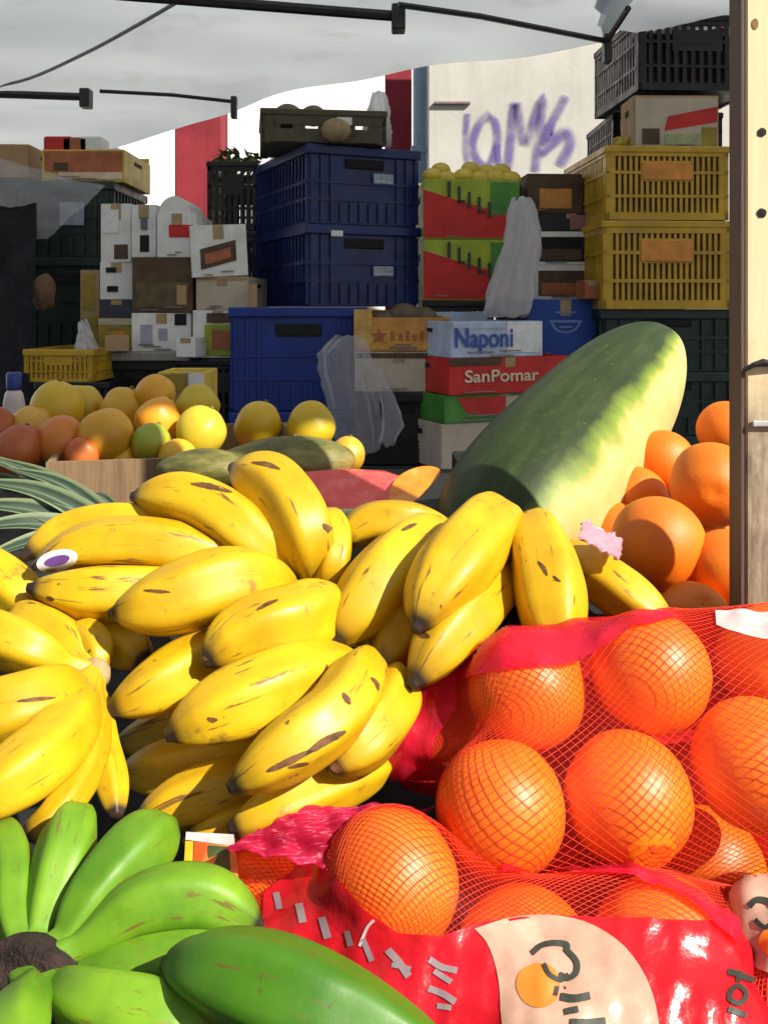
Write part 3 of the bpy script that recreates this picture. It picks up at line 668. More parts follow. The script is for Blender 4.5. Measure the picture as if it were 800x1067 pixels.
down((loc[0], 3.0), w*1.3, .36, M_black, loc[2], ['black crate at the foot of the far left stack'], yaw=R(-4), group='black crates at left')
# far left: dark crates, wooden tray on top
base = None
for k, (y0, y1, lab) in enumerate([(188, 268, 'dark green black crate under the orange printed tray'), (268, 366, 'dark green black crate below the first one at far left'), (366, 470, 'dark green black crate at the bottom of the far left stack')]):
    loc, w, h = frame_px(26, y0, 110, y1, 3.55)
    crate('plastic_crate', lab, 'dark crates at far left', loc, w*1.2, .5, h-.002, M_dgreen if k < 2 else M_black, 0, 'solid', 8, None, M_gtag, ((.45, .42, .70, .72),) if k == 0 else ())
    base = loc
down((base[0], 3.55), w*1.2, .5, M_black, base[2], ['black crate at the foot of the far left dark stack'], group='dark crates at far left')
loc, w, h = frame_px(34, 153, 122, 187, 3.5)
tr = carton('fruit_carton', 'yellow and red printed fruit tray high at far left', 'box', None, (loc[0], 3.6, P(0, 188, 3.55)[2]), w, .4, h*1.03, M_yprint, 0, [(.03, .30, .98, .95, M_terra), (.14, .36, .32, .6, M_brown), (.20, .08, .98, .30, M_creamp)], True)
for k, (px, py, r, mm, lab) in enumerate([(60, 150, .045, M_red, 'red package leftmost on the high fruit tray'), (78, 151, .04, M_terra, 'rust coloured package in the middle of the high tray'), (94, 150, .035, M_paper, 'white package right of centre on the high tray')]):
    p = P(px, py, 3.7); pb = MB(); pb.box(-r*1.2, 0, -.09, r*1.2, .12, .03, bev=.006)
    o = pb.build('package', mm); o.location = V(p); tag(o, lab, 'package', 'packages on the high tray')

for k, (y0, y1, lab) in enumerate([(186, 268, 'black crate at the far left edge behind the plastic sheet'), (268, 366, 'second black crate at the far left edge'), (366, 470, 'third black crate at the far left edge')]):
    loc, w, h = frame_px(-75, y0, 22, y1, 3.75)
    crate('plastic_crate', lab, 'crates at the far left edge', loc, w, .45, h-.002, M_black, 0, 'solid', 8)
down((loc[0], 3.75), w, .45, M_black, loc[2], ['black crate at the foot of the far left edge stack'], group='crates at the far left edge')
loc, w, h = frame_px(-70, 150, 34, 185, 3.75)
carton('cardboard_box', 'beige cardboard box under the canopy edge at the far left', 'box', None, loc, w*.92, .4, h, M_kraft, R(2), [], False)
loc, w, h = frame_px(232, 144, 258, 169, 3.85)
carton('cardboard_box', 'dark olive box topping the greens between red pillar and blue crates', 'box', None, (loc[0], 3.98, loc[2]-.05), w, .2, h+.05, M_olive, 0, [], False) if False else None

# ------------------------------------------------------------------ sheets and bags
def cloth_grid(corners, nu, nv, amp, freq, seed=0, thick=.0012):
    """wrinkled sheet through four corner points (a,b along u; c,d the far edge), two sides"""
    rg = np.random.default_rng(seed); a, b, c, d = [np.array(p, float) for p in corners]
    nrm = np.cross(b-a, c-a); nrm /= np.linalg.norm(nrm)
    ks = rg.uniform(-1, 1, (9, 2))*freq; ph = rg.uniform(0, 6.28, 9); am = rg.uniform(.4, 1, 9)
    v = []
    for j in range(nv+1):
        for i in range(nu+1):
            u, w = i/nu, j/nv
            p = (a*(1-u)+b*u)*(1-w)+(c*(1-u)+d*u)*w
            h = sum(am[k]*abs(math.sin(ks[k, 0]*u*3+ks[k, 1]*w*3+ph[k])) for k in range(9))/4.5-.6
            v.append(p+nrm*h*amp)
    W = nu+1; f = [(j*W+i, j*W+i+1, j*W+W+i+1, j*W+W+i) for j in range(nv) for i in range(nu)]
    n = len(v); v2 = [p+nrm*thick for p in v]
    f2 = [tuple(k+n for k in reversed(q)) for q in f]
    rim = list(range(W))+[j*W+nu for j in range(1, nv+1)]+[nv*W+i for i in range(nu-1, -1, -1)]+[j*W for j in range(nv-1, 0, -1)]
    f3 = [(rim[k], rim[(k+1) % len(rim)], rim[(k+1) % len(rim)]+n, rim[k]+n) for k in range(len(rim))]
    mb = MB(); mb.add(v+v2, f+f2+f3); return mb
sheet = cloth_grid([P(-40, 262, 3.42), P(52, 250, 3.44), P(-40, 158, 3.55), P(112, 196, 3.45)], 40, 26, .05, 4, 3)
o = sheet.build('plastic_sheet', M_clear, smooth=True); tag(o, 'crumpled translucent plastic sheet hanging over the far left crates', 'plastic sheet')
sheet = cloth_grid([P(-60, 440, 2.95), P(32, 440, 2.95), P(-60, 222, 3.3), P(40, 214, 3.38)], 30, 40, .07, 4, 8)
o = sheet.build('cloth_sheet', mat('black_cloth', (.004, .004, .008), .9, .3, 20, .3), smooth=True); tag(o, 'black cloth hanging down at the far left edge', 'cloth')
mb = lathe_fruit(.05, ax=(.8, .6, 1.25), seg=20, rings=14, seed=12, lump=.12)
o = mb.build('paper_bag', mat('brown_paper', (.13, .07, .04), .8, .3, 30, .5), smooth=True); o.location = V(P(46, 305, 3.22)); tag(o, 'dim brown paper bag against the black cloth', 'bag')
sheet = cloth_grid([P(78, 376, 3.12), P(106, 368, 3.12), P(84, 336, 3.2), P(92, 334, 3.22)], 14, 14, .03, 4, 5)
o = sheet.build('plastic_bag', M_bag, smooth=True); tag(o, 'small white plastic bag beside the low yellow crate', 'bag')

def hanging_bag(name, label, outline, Y, depth, m, seed, nseg=48):
    """a limp bag: rows of (py, x_left, x_right) swept as a flattened crumpled tube"""
    rg = np.random.default_rng(seed); v = []; rows = len(outline)*6
    ys = [o_[0] for o_ in outline]
    py = np.linspace(ys[0], ys[-1], rows); xl = np.interp(py, ys, [o_[1] for o_ in outline]); xr = np.interp(py, ys, [o_[2] for o_ in outline])
    ph = rg.uniform(0, 6.28, 8); fr = rg.integers(3, 12, 8)
    for j in range(rows):
        a = P(xl[j], py[j], Y); b = P(xr[j], py[j], Y); c = (a+b)/2; hw = (b[0]-a[0])/2; tt = j/(rows-1)
        for k in range(nseg):
            th = 2*math.pi*k/nseg
            w = 1+.16*sum(math.sin(fr[q]*th+ph[q]+1.2*math.sin(tt*2.2+q)) for q in range(4))/2+.05*math.sin(th*2+tt*11+ph[5])*math.sin(tt*17+ph[6])+.045*math.sin(th*fr[4]*1.0+tt*23+ph[4])*math.sin(tt*13+th+ph[7])+.03*abs(math.sin(th*9+tt*31+ph[3]))
            v.append(c+np.array([math.cos(th)*hw*w, math.sin(th)*min(depth, hw*.8)*w, .010*math.sin(th*3+tt*9)]))
    f = [(j*nseg+k, j*nseg+(k+1) % nseg, (j+1)*nseg+(k+1) % nseg, (j+1)*nseg+k) for j in range(rows-1) for k in range(nseg)]
    f += [tuple(range(nseg-1, -1, -1)), tuple(range((rows-1)*nseg, rows*nseg))]
    mb = MB(); mb.add(v, f); o = mb.build(name, m, smooth=True); tag(o, label, 'bag'); return o
hanging_bag('plastic_bag', 'white plastic bag hanging beside the lime and red cartons', [(208, 534, 552), (225, 530, 558), (255, 527, 562), (285, 517, 557), (310, 508, 556), (328, 506, 550)], 3.12, .08, M_bag, 4)
hanging_bag('plastic_bag', 'clear plastic bag hanging by the black crate under the orange carton', [(352, 350, 376), (365, 336, 380), (390, 338, 384), (420, 344, 392), (450, 350, 396), (470, 356, 392)], 2.9, .07, M_clear, 6)
hanging_bag('plastic_bag', 'thin torn plastic strip hanging in front of the black crate', [(385, 388, 397), (400, 392, 402), (425, 398, 416), (445, 398, 420), (462, 394, 410)], 2.85, .03, M_clear, 9)
hanging_bag('plastic_bag', 'grey plastic bag standing at the right end of the blue stack', [(98, 388, 400), (112, 384, 405), (130, 380, 406), (150, 380, 406)], 3.36, .06, M_bag, 11)
# dark leafy crate behind the blue stack
loc, w, h = frame_px(222, 168, 262, 240, 3.75)
cr = crate('plastic_crate', 'black crate of greens behind the blue stack', None, (loc[0], 3.75, loc[2]), w*1.3, .4, h, M_black, 0, 'lattice', 8)
down((loc[0], 3.75), w*1.3, .4, M_black, loc[2], ['black crate under the crate of greens', 'second black crate under the crate of greens', 'lowest black crate under the crate of greens'], group='black crates behind the blue stack', h=.3)
gm = MB(); rg = np.random.default_rng(4)
for k in range(90):
    c = np.array([loc[0]+rg.uniform(-.09, .09), 3.85+rg.uniform(-.08, .12), loc[2]+h+rg.uniform(-.05, .05)]); d = rg.normal(size=3); d /= np.linalg.norm(d); e = np.cross(d, rg.normal(size=3)); e /= np.linalg.norm(e); s_ = .03
    gm.add([c-d*s_, c+e*s_*.4, c+d*s_, c-e*s_*.4], [(0, 1, 2, 3)])
o = gm.build('leafy_greens', mat('leaf_green', (.07, .10, .02), .6, .5, 30, .1)); tag(o, 'loose yellowish greens in the black crate behind the blue stack', 'vegetable')

for k, (x0, y0, x1, y1, Y, m_, yaw_, lab) in enumerate([
    (259, 296, 268, 366, 3.14, M_kraft, 10, 'flattened brown cardboard standing between the cartons and the blue crates'),
    (183, 352, 204, 372, 3.10, M_white, -12, 'small white box leaning on the grey board under the cartons'),
    (110, 350, 134, 366, 3.12, M_kraft, 15, 'little kraft box at the front of the grey board'),
    (529, 296, 552, 314, 3.16, M_beige, -10, 'small beige box at the foot of the white hanging bag'),
    (609, 292, 627, 311, 3.14, M_terra, 8, 'small rust coloured box on top of the blue emblem box')]):
    loc, w, h = frame_px(x0, y0, x1, y1, Y)
    carton('cardboard_box', lab, 'box', None, loc, w, .09 if h < .1 else .012, h, m_, R(yaw_), [], h > .1, t=.003)
# trestle table under everything at the back
tb = MB(); tb.box(-1.75, 2.72, TAB-.03, 1.45, 4.25, TAB-.002, bev=.004); root = empty('trestle_table', (0, 3.2, 0)); root.location = (0, 0, 0)
tag(root, 'long dark trestle table carrying the stacked crates behind the fruit', 'table'); tb.build('table_top', mat('dark_table_cover', (.03, .03, .032), .7, .3, 10, .2), root)
for x in (-1.6, -.2, 1.3):
    for y in (2.85, 4.1):
        lb = MB(); lb.box(x-.025, y-.025, .004, x+.025, y+.025, TAB-.03); lb.build('leg', M_black, root)

# ------------------------------------------------------------------ setting: ground, walls, canopy
def ground_mat():
    m, nt, b = nodes('worn_asphalt')
    c = ramp(nt, noise(nt, .8, 8, rough=.65), [(.3, (.042, .041, .04)), (.7, (.075, .073, .07))])
    c = mixc(nt, ramp(nt, noise(nt, 160, 3), [(.55, 0.0), (.7, .6)]), c, (.12, .118, .11))
    nt.links.new(c, b.inputs['Base Color']); b.inputs['Roughness'].default_value = .9; bump(nt, b, noise(nt, 140, 4), .5, .004); return m
g = MB(); g.add([(-300, -300, 0), (300, -300, 0), (300, 300, 0), (-300, 300, 0)], [(0, 1, 2, 3)])
tag(g.build('ground', ground_mat()), None, None, None, 'structure')

def plaster(name, c1, c2, streak=.3):
    m, nt, b = nodes(name)
    c = ramp(nt, noise(nt, 2.2, 8, rough=.65), [(.3, c1), (.7, c2)])
    s = noise(nt, 1.6, 6, stretch=(5, 5, .5), rough=.65)
    c = mixc(nt, ramp(nt, s, [(.5, 0.0), (.75, streak)]), c, tuple(x*.6 for x in c1))
    nt.links.new(c, b.inputs['Base Color']); b.inputs['Roughness'].default_value = .85; bump(nt, b, noise(nt, 40, 6), .3, .004); return m
M_wall = plaster('cream_plaster', (.50, .48, .43), (.62, .60, .55))
M_wall2 = plaster('white_plaster', (.84, .84, .83), (.88, .88, .88), .05)
M_redwall = plaster('red_paint_wall', (.17, .010, .020), (.33, .030, .042), .8)
wx = P(447, 0, 5.7)[0]
w = MB(); w.box(wx, 5.7, 0, 6.5, 5.95, 3.6); gw = w.build('plaster_wall', M_wall); tag(gw, 'cream plaster wall with purple graffiti beyond the canopy', 'wall')
w = MB(); w.box(-8.0, 0, 0, .75, .25, 3.8); ww_ = w.build('white_wall', M_wall2); ww_.location = (0, 7.6, 0); ww_.rotation_euler = (0, 0, R(20)); tag(ww_, 'bright white sunlit wall behind the blue crates at left', 'wall')
for (x0, x1, Y, lab) in [(182, 231, 6.0, 'red painted pillar behind the left carton stacks'), (401, 429, 6.4, 'narrow red painted pillar beside the graffiti wall')]:
    a, b2 = P(x0, 0, Y)[0], P(x1, 0, Y)[0]
    w = MB(); w.box(a, Y, 0, b2, Y+.25, 3.5, bev=.008); w.box(a-.02, Y-.02, 0, b2+.02, Y+.27, .25, bev=.006); tag(w.build('red_pillar', M_redwall), lab, 'pillar', 'red pillars')
a, b2 = P(430, 0, 6.0)[0], P(445, 0, 6.0)[0]
w = MB(); w.tube([((a+b2)/2, 6.0, 0), ((a+b2)/2, 6.0, 3.4)], (b2-a)/2, 16)
for z in (.6, 1.9, 2.46): w.box(a-.012, 5.94, z, b2+.012, 6.06, z+.04, bev=.004)
tag(w.build('drainpipe', mat('pale_blue_paint', (.32, .45, .55), .5, .15, 6, .1, dirt=.3)), 'pale blue drainpipe between red pillar and graffiti wall', 'pipe')
# graffiti: purple spray strokes
def spray_mat():
    m, nt, b = nodes('purple_spray_paint'); b.inputs['Base Color'].default_value = (.16, .11, .36, 1); b.inputs['Roughness'].default_value = .6
    tr = nt.nodes.new('ShaderNodeBsdfTransparent'); mx = nt.nodes.new('ShaderNodeMixShader')
    uv = nt.nodes.new('ShaderNodeUVMap'); sx = nt.nodes.new('ShaderNodeSeparateXYZ'); nt.links.new(uv.outputs[0], sx.inputs[0])
    e = ramp(nt, sx.outputs[1], [(0, 0.0), (.35, .8), (.65, .8), (1, 0.0)]); n = ramp(nt, noise(nt, 9, 5), [(.30, .35), (.6, 1.0)])
    mm = N(nt, 'ShaderNodeMath', operation='MULTIPLY'); nt.links.new(e, mm.inputs[0]); nt.links.new(n, mm.inputs[1])
    nt.links.new(mm.outputs[0], mx.inputs[0]); nt.links.new(tr.outputs[0], mx.inputs[1]); nt.links.new(b.outputs[0], mx.inputs[2]); nt.links.new(mx.outputs[0], nt.nodes['Material Output'].inputs[0]); return m
gm = MB()
def stroke_flat(mb, pts, wd, y):
    pts = crom(pts, 24); n = len(pts); vs = []; uv = []
    for i, p in enumerate(pts):
        t = pts[min(i+1, n-1)]-pts[max(i-1, 0)]; t = t/(np.linalg.norm(t)+1e-9); nn = np.array([-t[2], 0, t[0]])
        for s_, e in ((-1, 0), (0, .5), (1, 1)): q = p+nn*wd*s_; q[1] = y; vs.append(q); uv.append((i/n, e))
    mb.add(vs, [(3*i+j, 3*i+j+1, 3*i+j+4, 3*i+j+3) for i in range(n-1) for j in (0, 1)], uv)
G = [([(512, 118), (500, 128), (492, 150), (498, 168), (510, 172), (518, 150), (516, 128), (508, 122)], 3.0), ([(487, 118), (485, 150), (488, 176)], 2.2), ([(518, 150), (521, 178)], 2.2),
     ([(529, 176), (533, 140), (537, 106), (542, 130), (548, 150), (556, 128), (566, 100), (563, 130), (560, 160), (558, 178)], 3.2),
     ([(566, 150), (575, 128), (590, 100)], 3.0), ([(574, 128), (572, 142), (590, 138), (594, 150), (584, 172)], 3.6), ([(565, 160), (580, 148), (592, 138)], 2.6)]
for k, (pts, wd) in enumerate(G): stroke_flat(gm, [P(x, y, 5.69) for x, y in pts], wd*2.1/F*5.7, 5.696-.0012*k)
gm.build('graffiti', spray_mat(), gw)
w = MB(); a = P(452, 0, 5.69); w.box(a[0], 5.672, P(0, 109, 5.69)[2], P(490, 0, 5.69)[0], 5.6985, P(0, 106, 5.69)[2], bev=.004); w.build('cable', M_greyink, gw)

def canvas_mat():
    m, nt, b = nodes('white_canvas')
    c = ramp(nt, noise(nt, 1.4, 7, rough=.6), [(.3, (.80, .84, .86)), (.7, (.87, .90, .91))])
    c = mixc(nt, ramp(nt, noise(nt, 3.0, 6, rough=.7), [(.55, 0.0), (.75, .25)]), c, (.45, .44, .40))
    nt.links.new(c, b.inputs['Base Color']); b.inputs['Roughness'].default_value = .75
    bump(nt, b, noise(nt, 5, 5), .2, .02)
    tl = nt.nodes.new('ShaderNodeBsdfTranslucent'); nt.links.new(c, tl.inputs[0]); mx = N(nt, 'ShaderNodeMixShader', Fac=CANVAS_T)
    nt.links.new(b.outputs[0], mx.inputs[1]); nt.links.new(tl.outputs[0], mx.inputs[2]); nt.links.new(mx.outputs[0], nt.nodes['Material Output'].inputs[0]); return m
CANVAS_T = .6
M_canvas = canvas_mat()
TZ = 2.42
def canopy_cloth(outline_front, outline_back, nu, nv, seed, sag=.05):
    """cloth between a front and a back edge (plan polylines), sagging a little between the arms"""
    v = []; rg = np.random.default_rng(seed); ph = rg.uniform(0, 6.28, 6)
    def at(line, u):
        xs = np.linspace(0, 1, len(line)); return np.array([np.interp(u, xs, [p[0] for p in line]), np.interp(u, xs, [p[1] for p in line])])
    for lay in (0, .0015):
        for j in range(nv+1):
            for i in range(nu+1):
                u, w_ = i/nu, j/nv; q = at(outline_front, u)*(1-w_)+at(outline_back, u)*w_
                z = TZ+lay+sag*.35*math.sin(q[0]*1.7+ph[0])*math.sin(q[1]*1.5+ph[1])+.012*math.sin(q[0]*5+q[1]*3+ph[2])+.008*math.sin(q[1]*9-q[0]*4+ph[3])
                z -= .15*min(1.0, max(0.0, (-.5-q[0])/1.4))*w_**3
                if j > nv-2: z -= .05*(j-nv+2)*.5
                v.append((q[0], q[1], z))
    W = nu+1; n = W*(nv+1); f = [(j*W+i, j*W+i+1, j*W+W+i+1, j*W+W+i) for j in range(nv) for i in range(nu)]
    f2 = [tuple(k+n for k in reversed(q)) for q in f]
    mb = MB(); mb.add(v, f+f2); return mb
FE = .30
root = empty('market_canopy', (0, 3, TZ)); root.location = (0, 0, 0); tag(root, 'white market canopy with thin dark frame arms over the stall', 'canopy')
def onplane(px, py, z): Y = (z-CZ)/((HZ-py)/F); return P(px, py, Y)
bl = onplane(-60, 168, TZ-.05); br = onplane(638, 42, TZ-.05)
cc = canopy_cloth([(-4.5, FE), (-1.5, FE), (br[0], FE)], [tuple(bl[:2]+np.array([-.8, .0])), tuple((bl+br)[:2]/2), tuple(br[:2])], 70, 50, 5)
cc.build('canopy_cloth', M_canvas, root, smooth=True)
M_frame = mat('dark_painted_steel', (.02, .022, .028), .45, .3, 20, .1)
fz = TZ-.075
for pts, r in [([(120, -6), (415, 17)], .016), ([(-60, 96), (90, 101)], .016)]:
    mb = MB(); q = [onplane(x, y, fz) for x, y in pts]; mb.tube(q, r, 8); e = q[-1]; mb.box(e[0]-.02, e[1]-.03, e[2]-.045, e[0]+.02, e[1]+.03, e[2]+.03, bev=.004); mb.build('frame_bar', M_frame, root)
for pts, r in [([(415, 5), (500, 17), (632, 43)], .009), ([(104, 95), (180, 99), (244, 106)], .008)]:
    mb = MB(); q = [onplane(x, y, fz+.01) for x, y in pts]; mb.tube(q, r, 6); e = q[-1]; mb.box(e[0]-.012, e[1]-.02, e[2]-.07, e[0]+.012, e[1]+.02, e[2]+.02, bev=.003); mb.build('frame_arm', M_frame, root)
mb = MB(); mb.tube(crom([onplane(x, y, TZ-.055) for x, y in [(-20, 93), (30, 82), (90, 55), (140, 28), (185, 2)]], 20), .006, 6); mb.build('edge_cord', mat('grey_cord', (.22, .22, .24), .7, .2, 30, .2), root)
# corner strut towards the post
mb = MB(); mb.tube([onplane(632, 43, fz+.01), onplane(654, 16, fz+.01)+np.array([0, 0, .02])], .01, 6); mb.build('frame_arm', M_frame, root)
for x, y in ((-2.6, 5.2), (-3.4, .9)):
    mb = MB(); mb.tube([(x, y, 0), (x, y, TZ-.02)], .022, 10); mb.build('canopy_pole', M_frame, root)
shade_canopy = empty('market_canopy', (0, 0, 0)); tag(shade_canopy, 'added second white canopy at right, mostly unseen, shading crates and mangoes', 'canopy')
cc = canopy_cloth([(br[0]-.06, FE+.08), (br[0]+.30, FE+.22), (br[0]+.62, FE+.42), (2.6, FE+.42), (4.6, FE+.42)], [(br[0]-.06, br[1]-.04), (2.4, 3.9), (4.6, 4.0)], 50, 40, 9)  # added canopy, front edge bent to shade mangoes and keep the melon sunlit
cc.build('canopy_cloth', M_canvas, shade_canopy, smooth=True).location = (0, 0, .05)
for x, y in ((4.3, .8), (4.3, 3.8)):
    mb = MB(); mb.tube([(x, y, 0), (x, y, TZ-.02)], .022, 10); mb.build('canopy_pole', M_frame, shade_canopy)

# ------------------------------------------------------------------ fruit counter and post
root = empty('fruit_counter', (0, 0, 0)); tag(root, 'sloping black covered counter under all the fruit', 'counter')
M_cover = mat('black_counter_cover', (.012, .012, .012), .8, .3, 12, .2)
mb = MB(); prof = [(.34, 1.01), (.95, 1.205), (1.75, 1.205), (1.75, 1.17), (.95, 1.17), (.34, .975)]
for x in (-1.3, 1.3): mb.v += [(x, y, z) for y, z in prof]; 
mb.uv += [(0, 0)]*12; mb.f += [tuple(range(6)), tuple(range(11, 5, -1))]+[(i, (i+1) % 6, 6+(i+1) % 6, 6+i) for i in range(6)]; mb.mi += [0]*8
mb.build('sloping_top', M_cover, root)
for x in (-1.2, 1.2):
    for y, z in ((.42, 1.0), (1.68, 1.17)):
        lb = MB(); lb.box(x-.03, y-.03, 0.003, x+.03, y+.03, z-.004); lb.build('leg', M_black, root)

Yp = .72; xl = P(776, 0, Yp)[0]
root = empty('wooden_post', (xl+.035, Yp, 1.10)); tag(root, 'pale pine post with nail holes and stained foot at the right edge', 'post')
mb = MB(); mb.box(-.035+.0005, 0, 0, .04, .0235, 1.0, bev=.0015); mb.build('front_board', M_post, root)
mb = MB(); mb.box(-.0375, .0012, 0, -.0352, .0265, 1.0); mb.build('board_edge', M_postside, root)
def hole(px, py, r):
    p = P(px, py, Yp)-np.array([xl+.035, Yp, 1.10]); mb = MB(); n = 14
    mb.add([(p[0], -.0008, p[2])]+[(p[0]+r*math.cos(6.2832*k/n)*random.uniform(.85, 1.1), -.0006, p[2]+r*math.sin(6.2832*k/n)*random.uniform(.85, 1.1)) for k in range(n)], [(0, 1+(k+1) % n, 1+k) for k in range(n)]); mb.build('nail_hole', M_hole, root)
hole(793, 138, .0036); hole(793, 222, .0038)
mb = MB(); c = P(786, 25, Yp)-np.array([xl+.035, Yp, 1.10])
mb.add([(c[0]+.0026*math.cos(k*.5236), -.0005, c[2]+.0042*math.sin(k*.5236)) for k in range(12)], [tuple(range(11, -1, -1))]); mb.build('knot', mat('wood_knot', (.26, .15, .06), .7, .3, 80, .1), root)
mb = MB(); c = P(787, 381, Yp)-np.array([xl+.035, Yp, 1.10])
mb.tube([c+np.array([-.0105, -.003, -.0035]), c+np.array([-.003, -.0045, .001]), c+np.array([.004, -.004, .0025]), c+np.array([.016, -.003, .001])], [.0016, .002, .003, .002], 7); mb.build('wire_tie', M_hole, root)
mb = MB(); c = P(790, 441, Yp)-np.array([xl+.035, Yp, 1.10]); mb.box(c[0]-.006, -.004, c[2]-.0022, c[0]+.014, -.0006, c[2]+.0022, bev=.0008); mb.build('metal_strip', mat('scratched_steel', (.45, .45, .44), .35, .3, 60, .2), root)

# ------------------------------------------------------------------ bananas
GB = 'hands of yellow bananas heaped on the counter'
bunch('banana_bunch', 'large yellow banana bunch with a small oval sticker, top of the heap', (322, 630, .055), [
    ([(22, 582, .02), (70, 552, .02), (150, 547, .02), (240, 580, .045)], 22),
    ([(34, 592, -.005), (90, 568, -.008), (170, 568, -.005), (250, 592, .02)], 27),
    ([(29, 612, -.004), (85, 618, .0), (170, 618, .015), (250, 622, .04)], 30),
    ([(114, 640, -.03), (170, 628, -.035), (240, 606, -.028), (300, 612, .02)], 36),
    ([(137, 517, .0), (200, 522, -.005), (255, 555, -.005), (302, 605, .03)], 31),
    ([(240, 486, -.005), (285, 508, -.01), (316, 555, -.008), (322, 605, .03)], 33),
    ([(343, 530, .01), (350, 560, .005), (346, 590, .01), (336, 612, .035)], 17)], GB)
bunch('banana_bunch', 'yellow banana bunch with brown scarred fruit in the middle of the heap', (404, 688, .03), [
    ([(211, 692, -.03), (250, 664, -.032), (300, 648, -.03), (352, 640, .0)], 36),
    ([(111, 742, .0), (165, 716, -.004), (220, 690, .01), (300, 675, .035)], 34),
    ([(172, 768, -.022), (225, 742, -.028), (290, 716, -.026), (352, 694, .0)], 37),
    ([(238, 823, -.02), (290, 788, -.034), (352, 742, -.038), (378, 700, -.018)], 35),
    ([(343, 803, -.004), (378, 772, -.006), (404, 740, .0), (412, 712, .01)], 32)], GB)
bunch('banana_bunch', 'shaded yellow bananas low behind the orange bag and the green bananas', (410, 792, .075), [
    ([(122, 806, .055), (175, 802, .05), (240, 795, .05), (330, 790, .06)], 33),
    ([(140, 856, .042), (185, 838, .038), (240, 822, .04), (320, 806, .06)], 31),
    ([(238, 866, .028), (290, 842, .024), (345, 818, .03), (385, 802, .04)], 27),
    ([(190, 880, .05), (240, 862, .05), (300, 850, .055), (370, 815, .06)], 26),
    ([(118, 776, .085), (170, 765, .08), (240, 752, .08), (330, 770, .07)], 30)], GB)
bunch('banana_bunch', 'yellow banana bunch at the left edge with its pale crown showing', (97, 702, .01), [
    ([(-70, 640, -.02), (-25, 655, -.03), (30, 676, -.025), (70, 692, -.005)], 27),
    ([(-75, 770, -.02), (-35, 752, -.035), (25, 736, -.04), (74, 718, -.012)], 38),
    ([(-45, 850, -.025), (0, 822, -.04), (52, 782, -.038), (86, 735, -.01)], 36),
    ([(22, 872, -.005), (58, 848, -.012), (88, 800, -.012), (100, 745, .0)], 20),
    ([(70, 664, .018), (88, 666, .012), (100, 678, .01), (102, 690, .008)], 21),
    ([(10, 640, .02), (38, 648, .012), (66, 664, .01), (84, 684, .008)], 21),
    ([(122, 852, .022), (116, 815, .016), (106, 775, .01), (102, 738, .008)], 18)], GB)
bunch('banana_bunch', 'few yellow bananas half hidden at the left edge above the crown', (60, 690, .06), [
    ([(-55, 580, .03), (-10, 600, .025), (25, 625, .03), (46, 650, .045)], 28),
    ([(152, 690, .03), (128, 672, .035), (100, 668, .04), (80, 680, .055)], 25),
    ([(60, 628, .05), (75, 645, .045), (80, 662, .045), (72, 680, .055)], 20)], GB)
bunch('banana_bunch', 'shaded yellow bananas behind the centre, beneath the red fruit slice', (486, 560, .07), [
    ([(352, 566, .035), (385, 546, .03), (425, 544, .03), (462, 552, .05)], 22),
    ([(346, 672, -.008), (376, 632, -.014), (412, 590, -.01), (454, 560, .03)], 38),
    ([(386, 706, .015), (412, 668, .01), (436, 630, .012), (466, 590, .045)], 27)], GB)
bunch('banana_bunch', 'sunlit yellow bananas standing in front of the long watermelon', (548, 566, .06), [
    ([(432, 658, -.05), (452, 620, -.055), (484, 576, -.05), (518, 542, -.01)], 39),
    ([(428, 716, -.02), (458, 674, -.025), (494, 634, -.018), (530, 590, .03)], 33),
    ([(580, 690, -.02), (576, 640, -.028), (568, 595, -.028), (552, 552, .01)], 38),
    ([(702, 655, .035), (664, 630, .03), (625, 602, .03), (580, 575, .045)], 27)], GB)
# oval sticker on a banana of the big bunch (part of that bunch's look)
M_stick = mat('sticker_white', (.78, .76, .80), .35, .1, 30, 0); M_stickp = mat('sticker_purple', (.16, .06, .30), .35, .2, 30, 0)

def Yg(py): return .455+(1000-py)*.00045
GG = 'hands of green bananas at the front of the counter'
bunch('green_banana_bunch', 'bright green banana bunch with dark crown at the bottom left corner', (26, 1014, .0), [
    ([(4, 858, .01), (14, 905, .0), (14, 950, .0), (20, 985, .0)], 23),
    ([(82, 843, .008), (70, 880, -.006), (54, 930, -.004), (40, 975, .0)], 31),
    ([(182, 858, .006), (140, 890, -.008), (98, 936, -.01), (66, 982, -.004)], 35),
    ([(272, 968, .0), (215, 938, -.012), (150, 944, -.014), (92, 980, -.006)], 34),
    ([(262, 1022, .01), (205, 1008, .006), (130, 1012, .005), (72, 1020, .005)], 42),
    ([(230, 1090, -.005), (160, 1062, -.012), (100, 1048, -.012), (62, 1030, -.005)], 40),
    ([(30, 1120, -.02), (18, 1085, -.022), (22, 1055, -.018), (32, 1035, -.01)], 33)], GG, M_gban, M_gcrown, Yg, .0155)
bunch('green_banana_bunch', 'dark green bananas lying in front of the red labelled orange bag', (560, 1170, .0), [
    ([(172, 1004, -.025), (230, 1012, -.036), (320, 1042, -.036), (430, 1092, -.02)], 50)], GG, M_gban2, M_gcrown, Yg, .021)

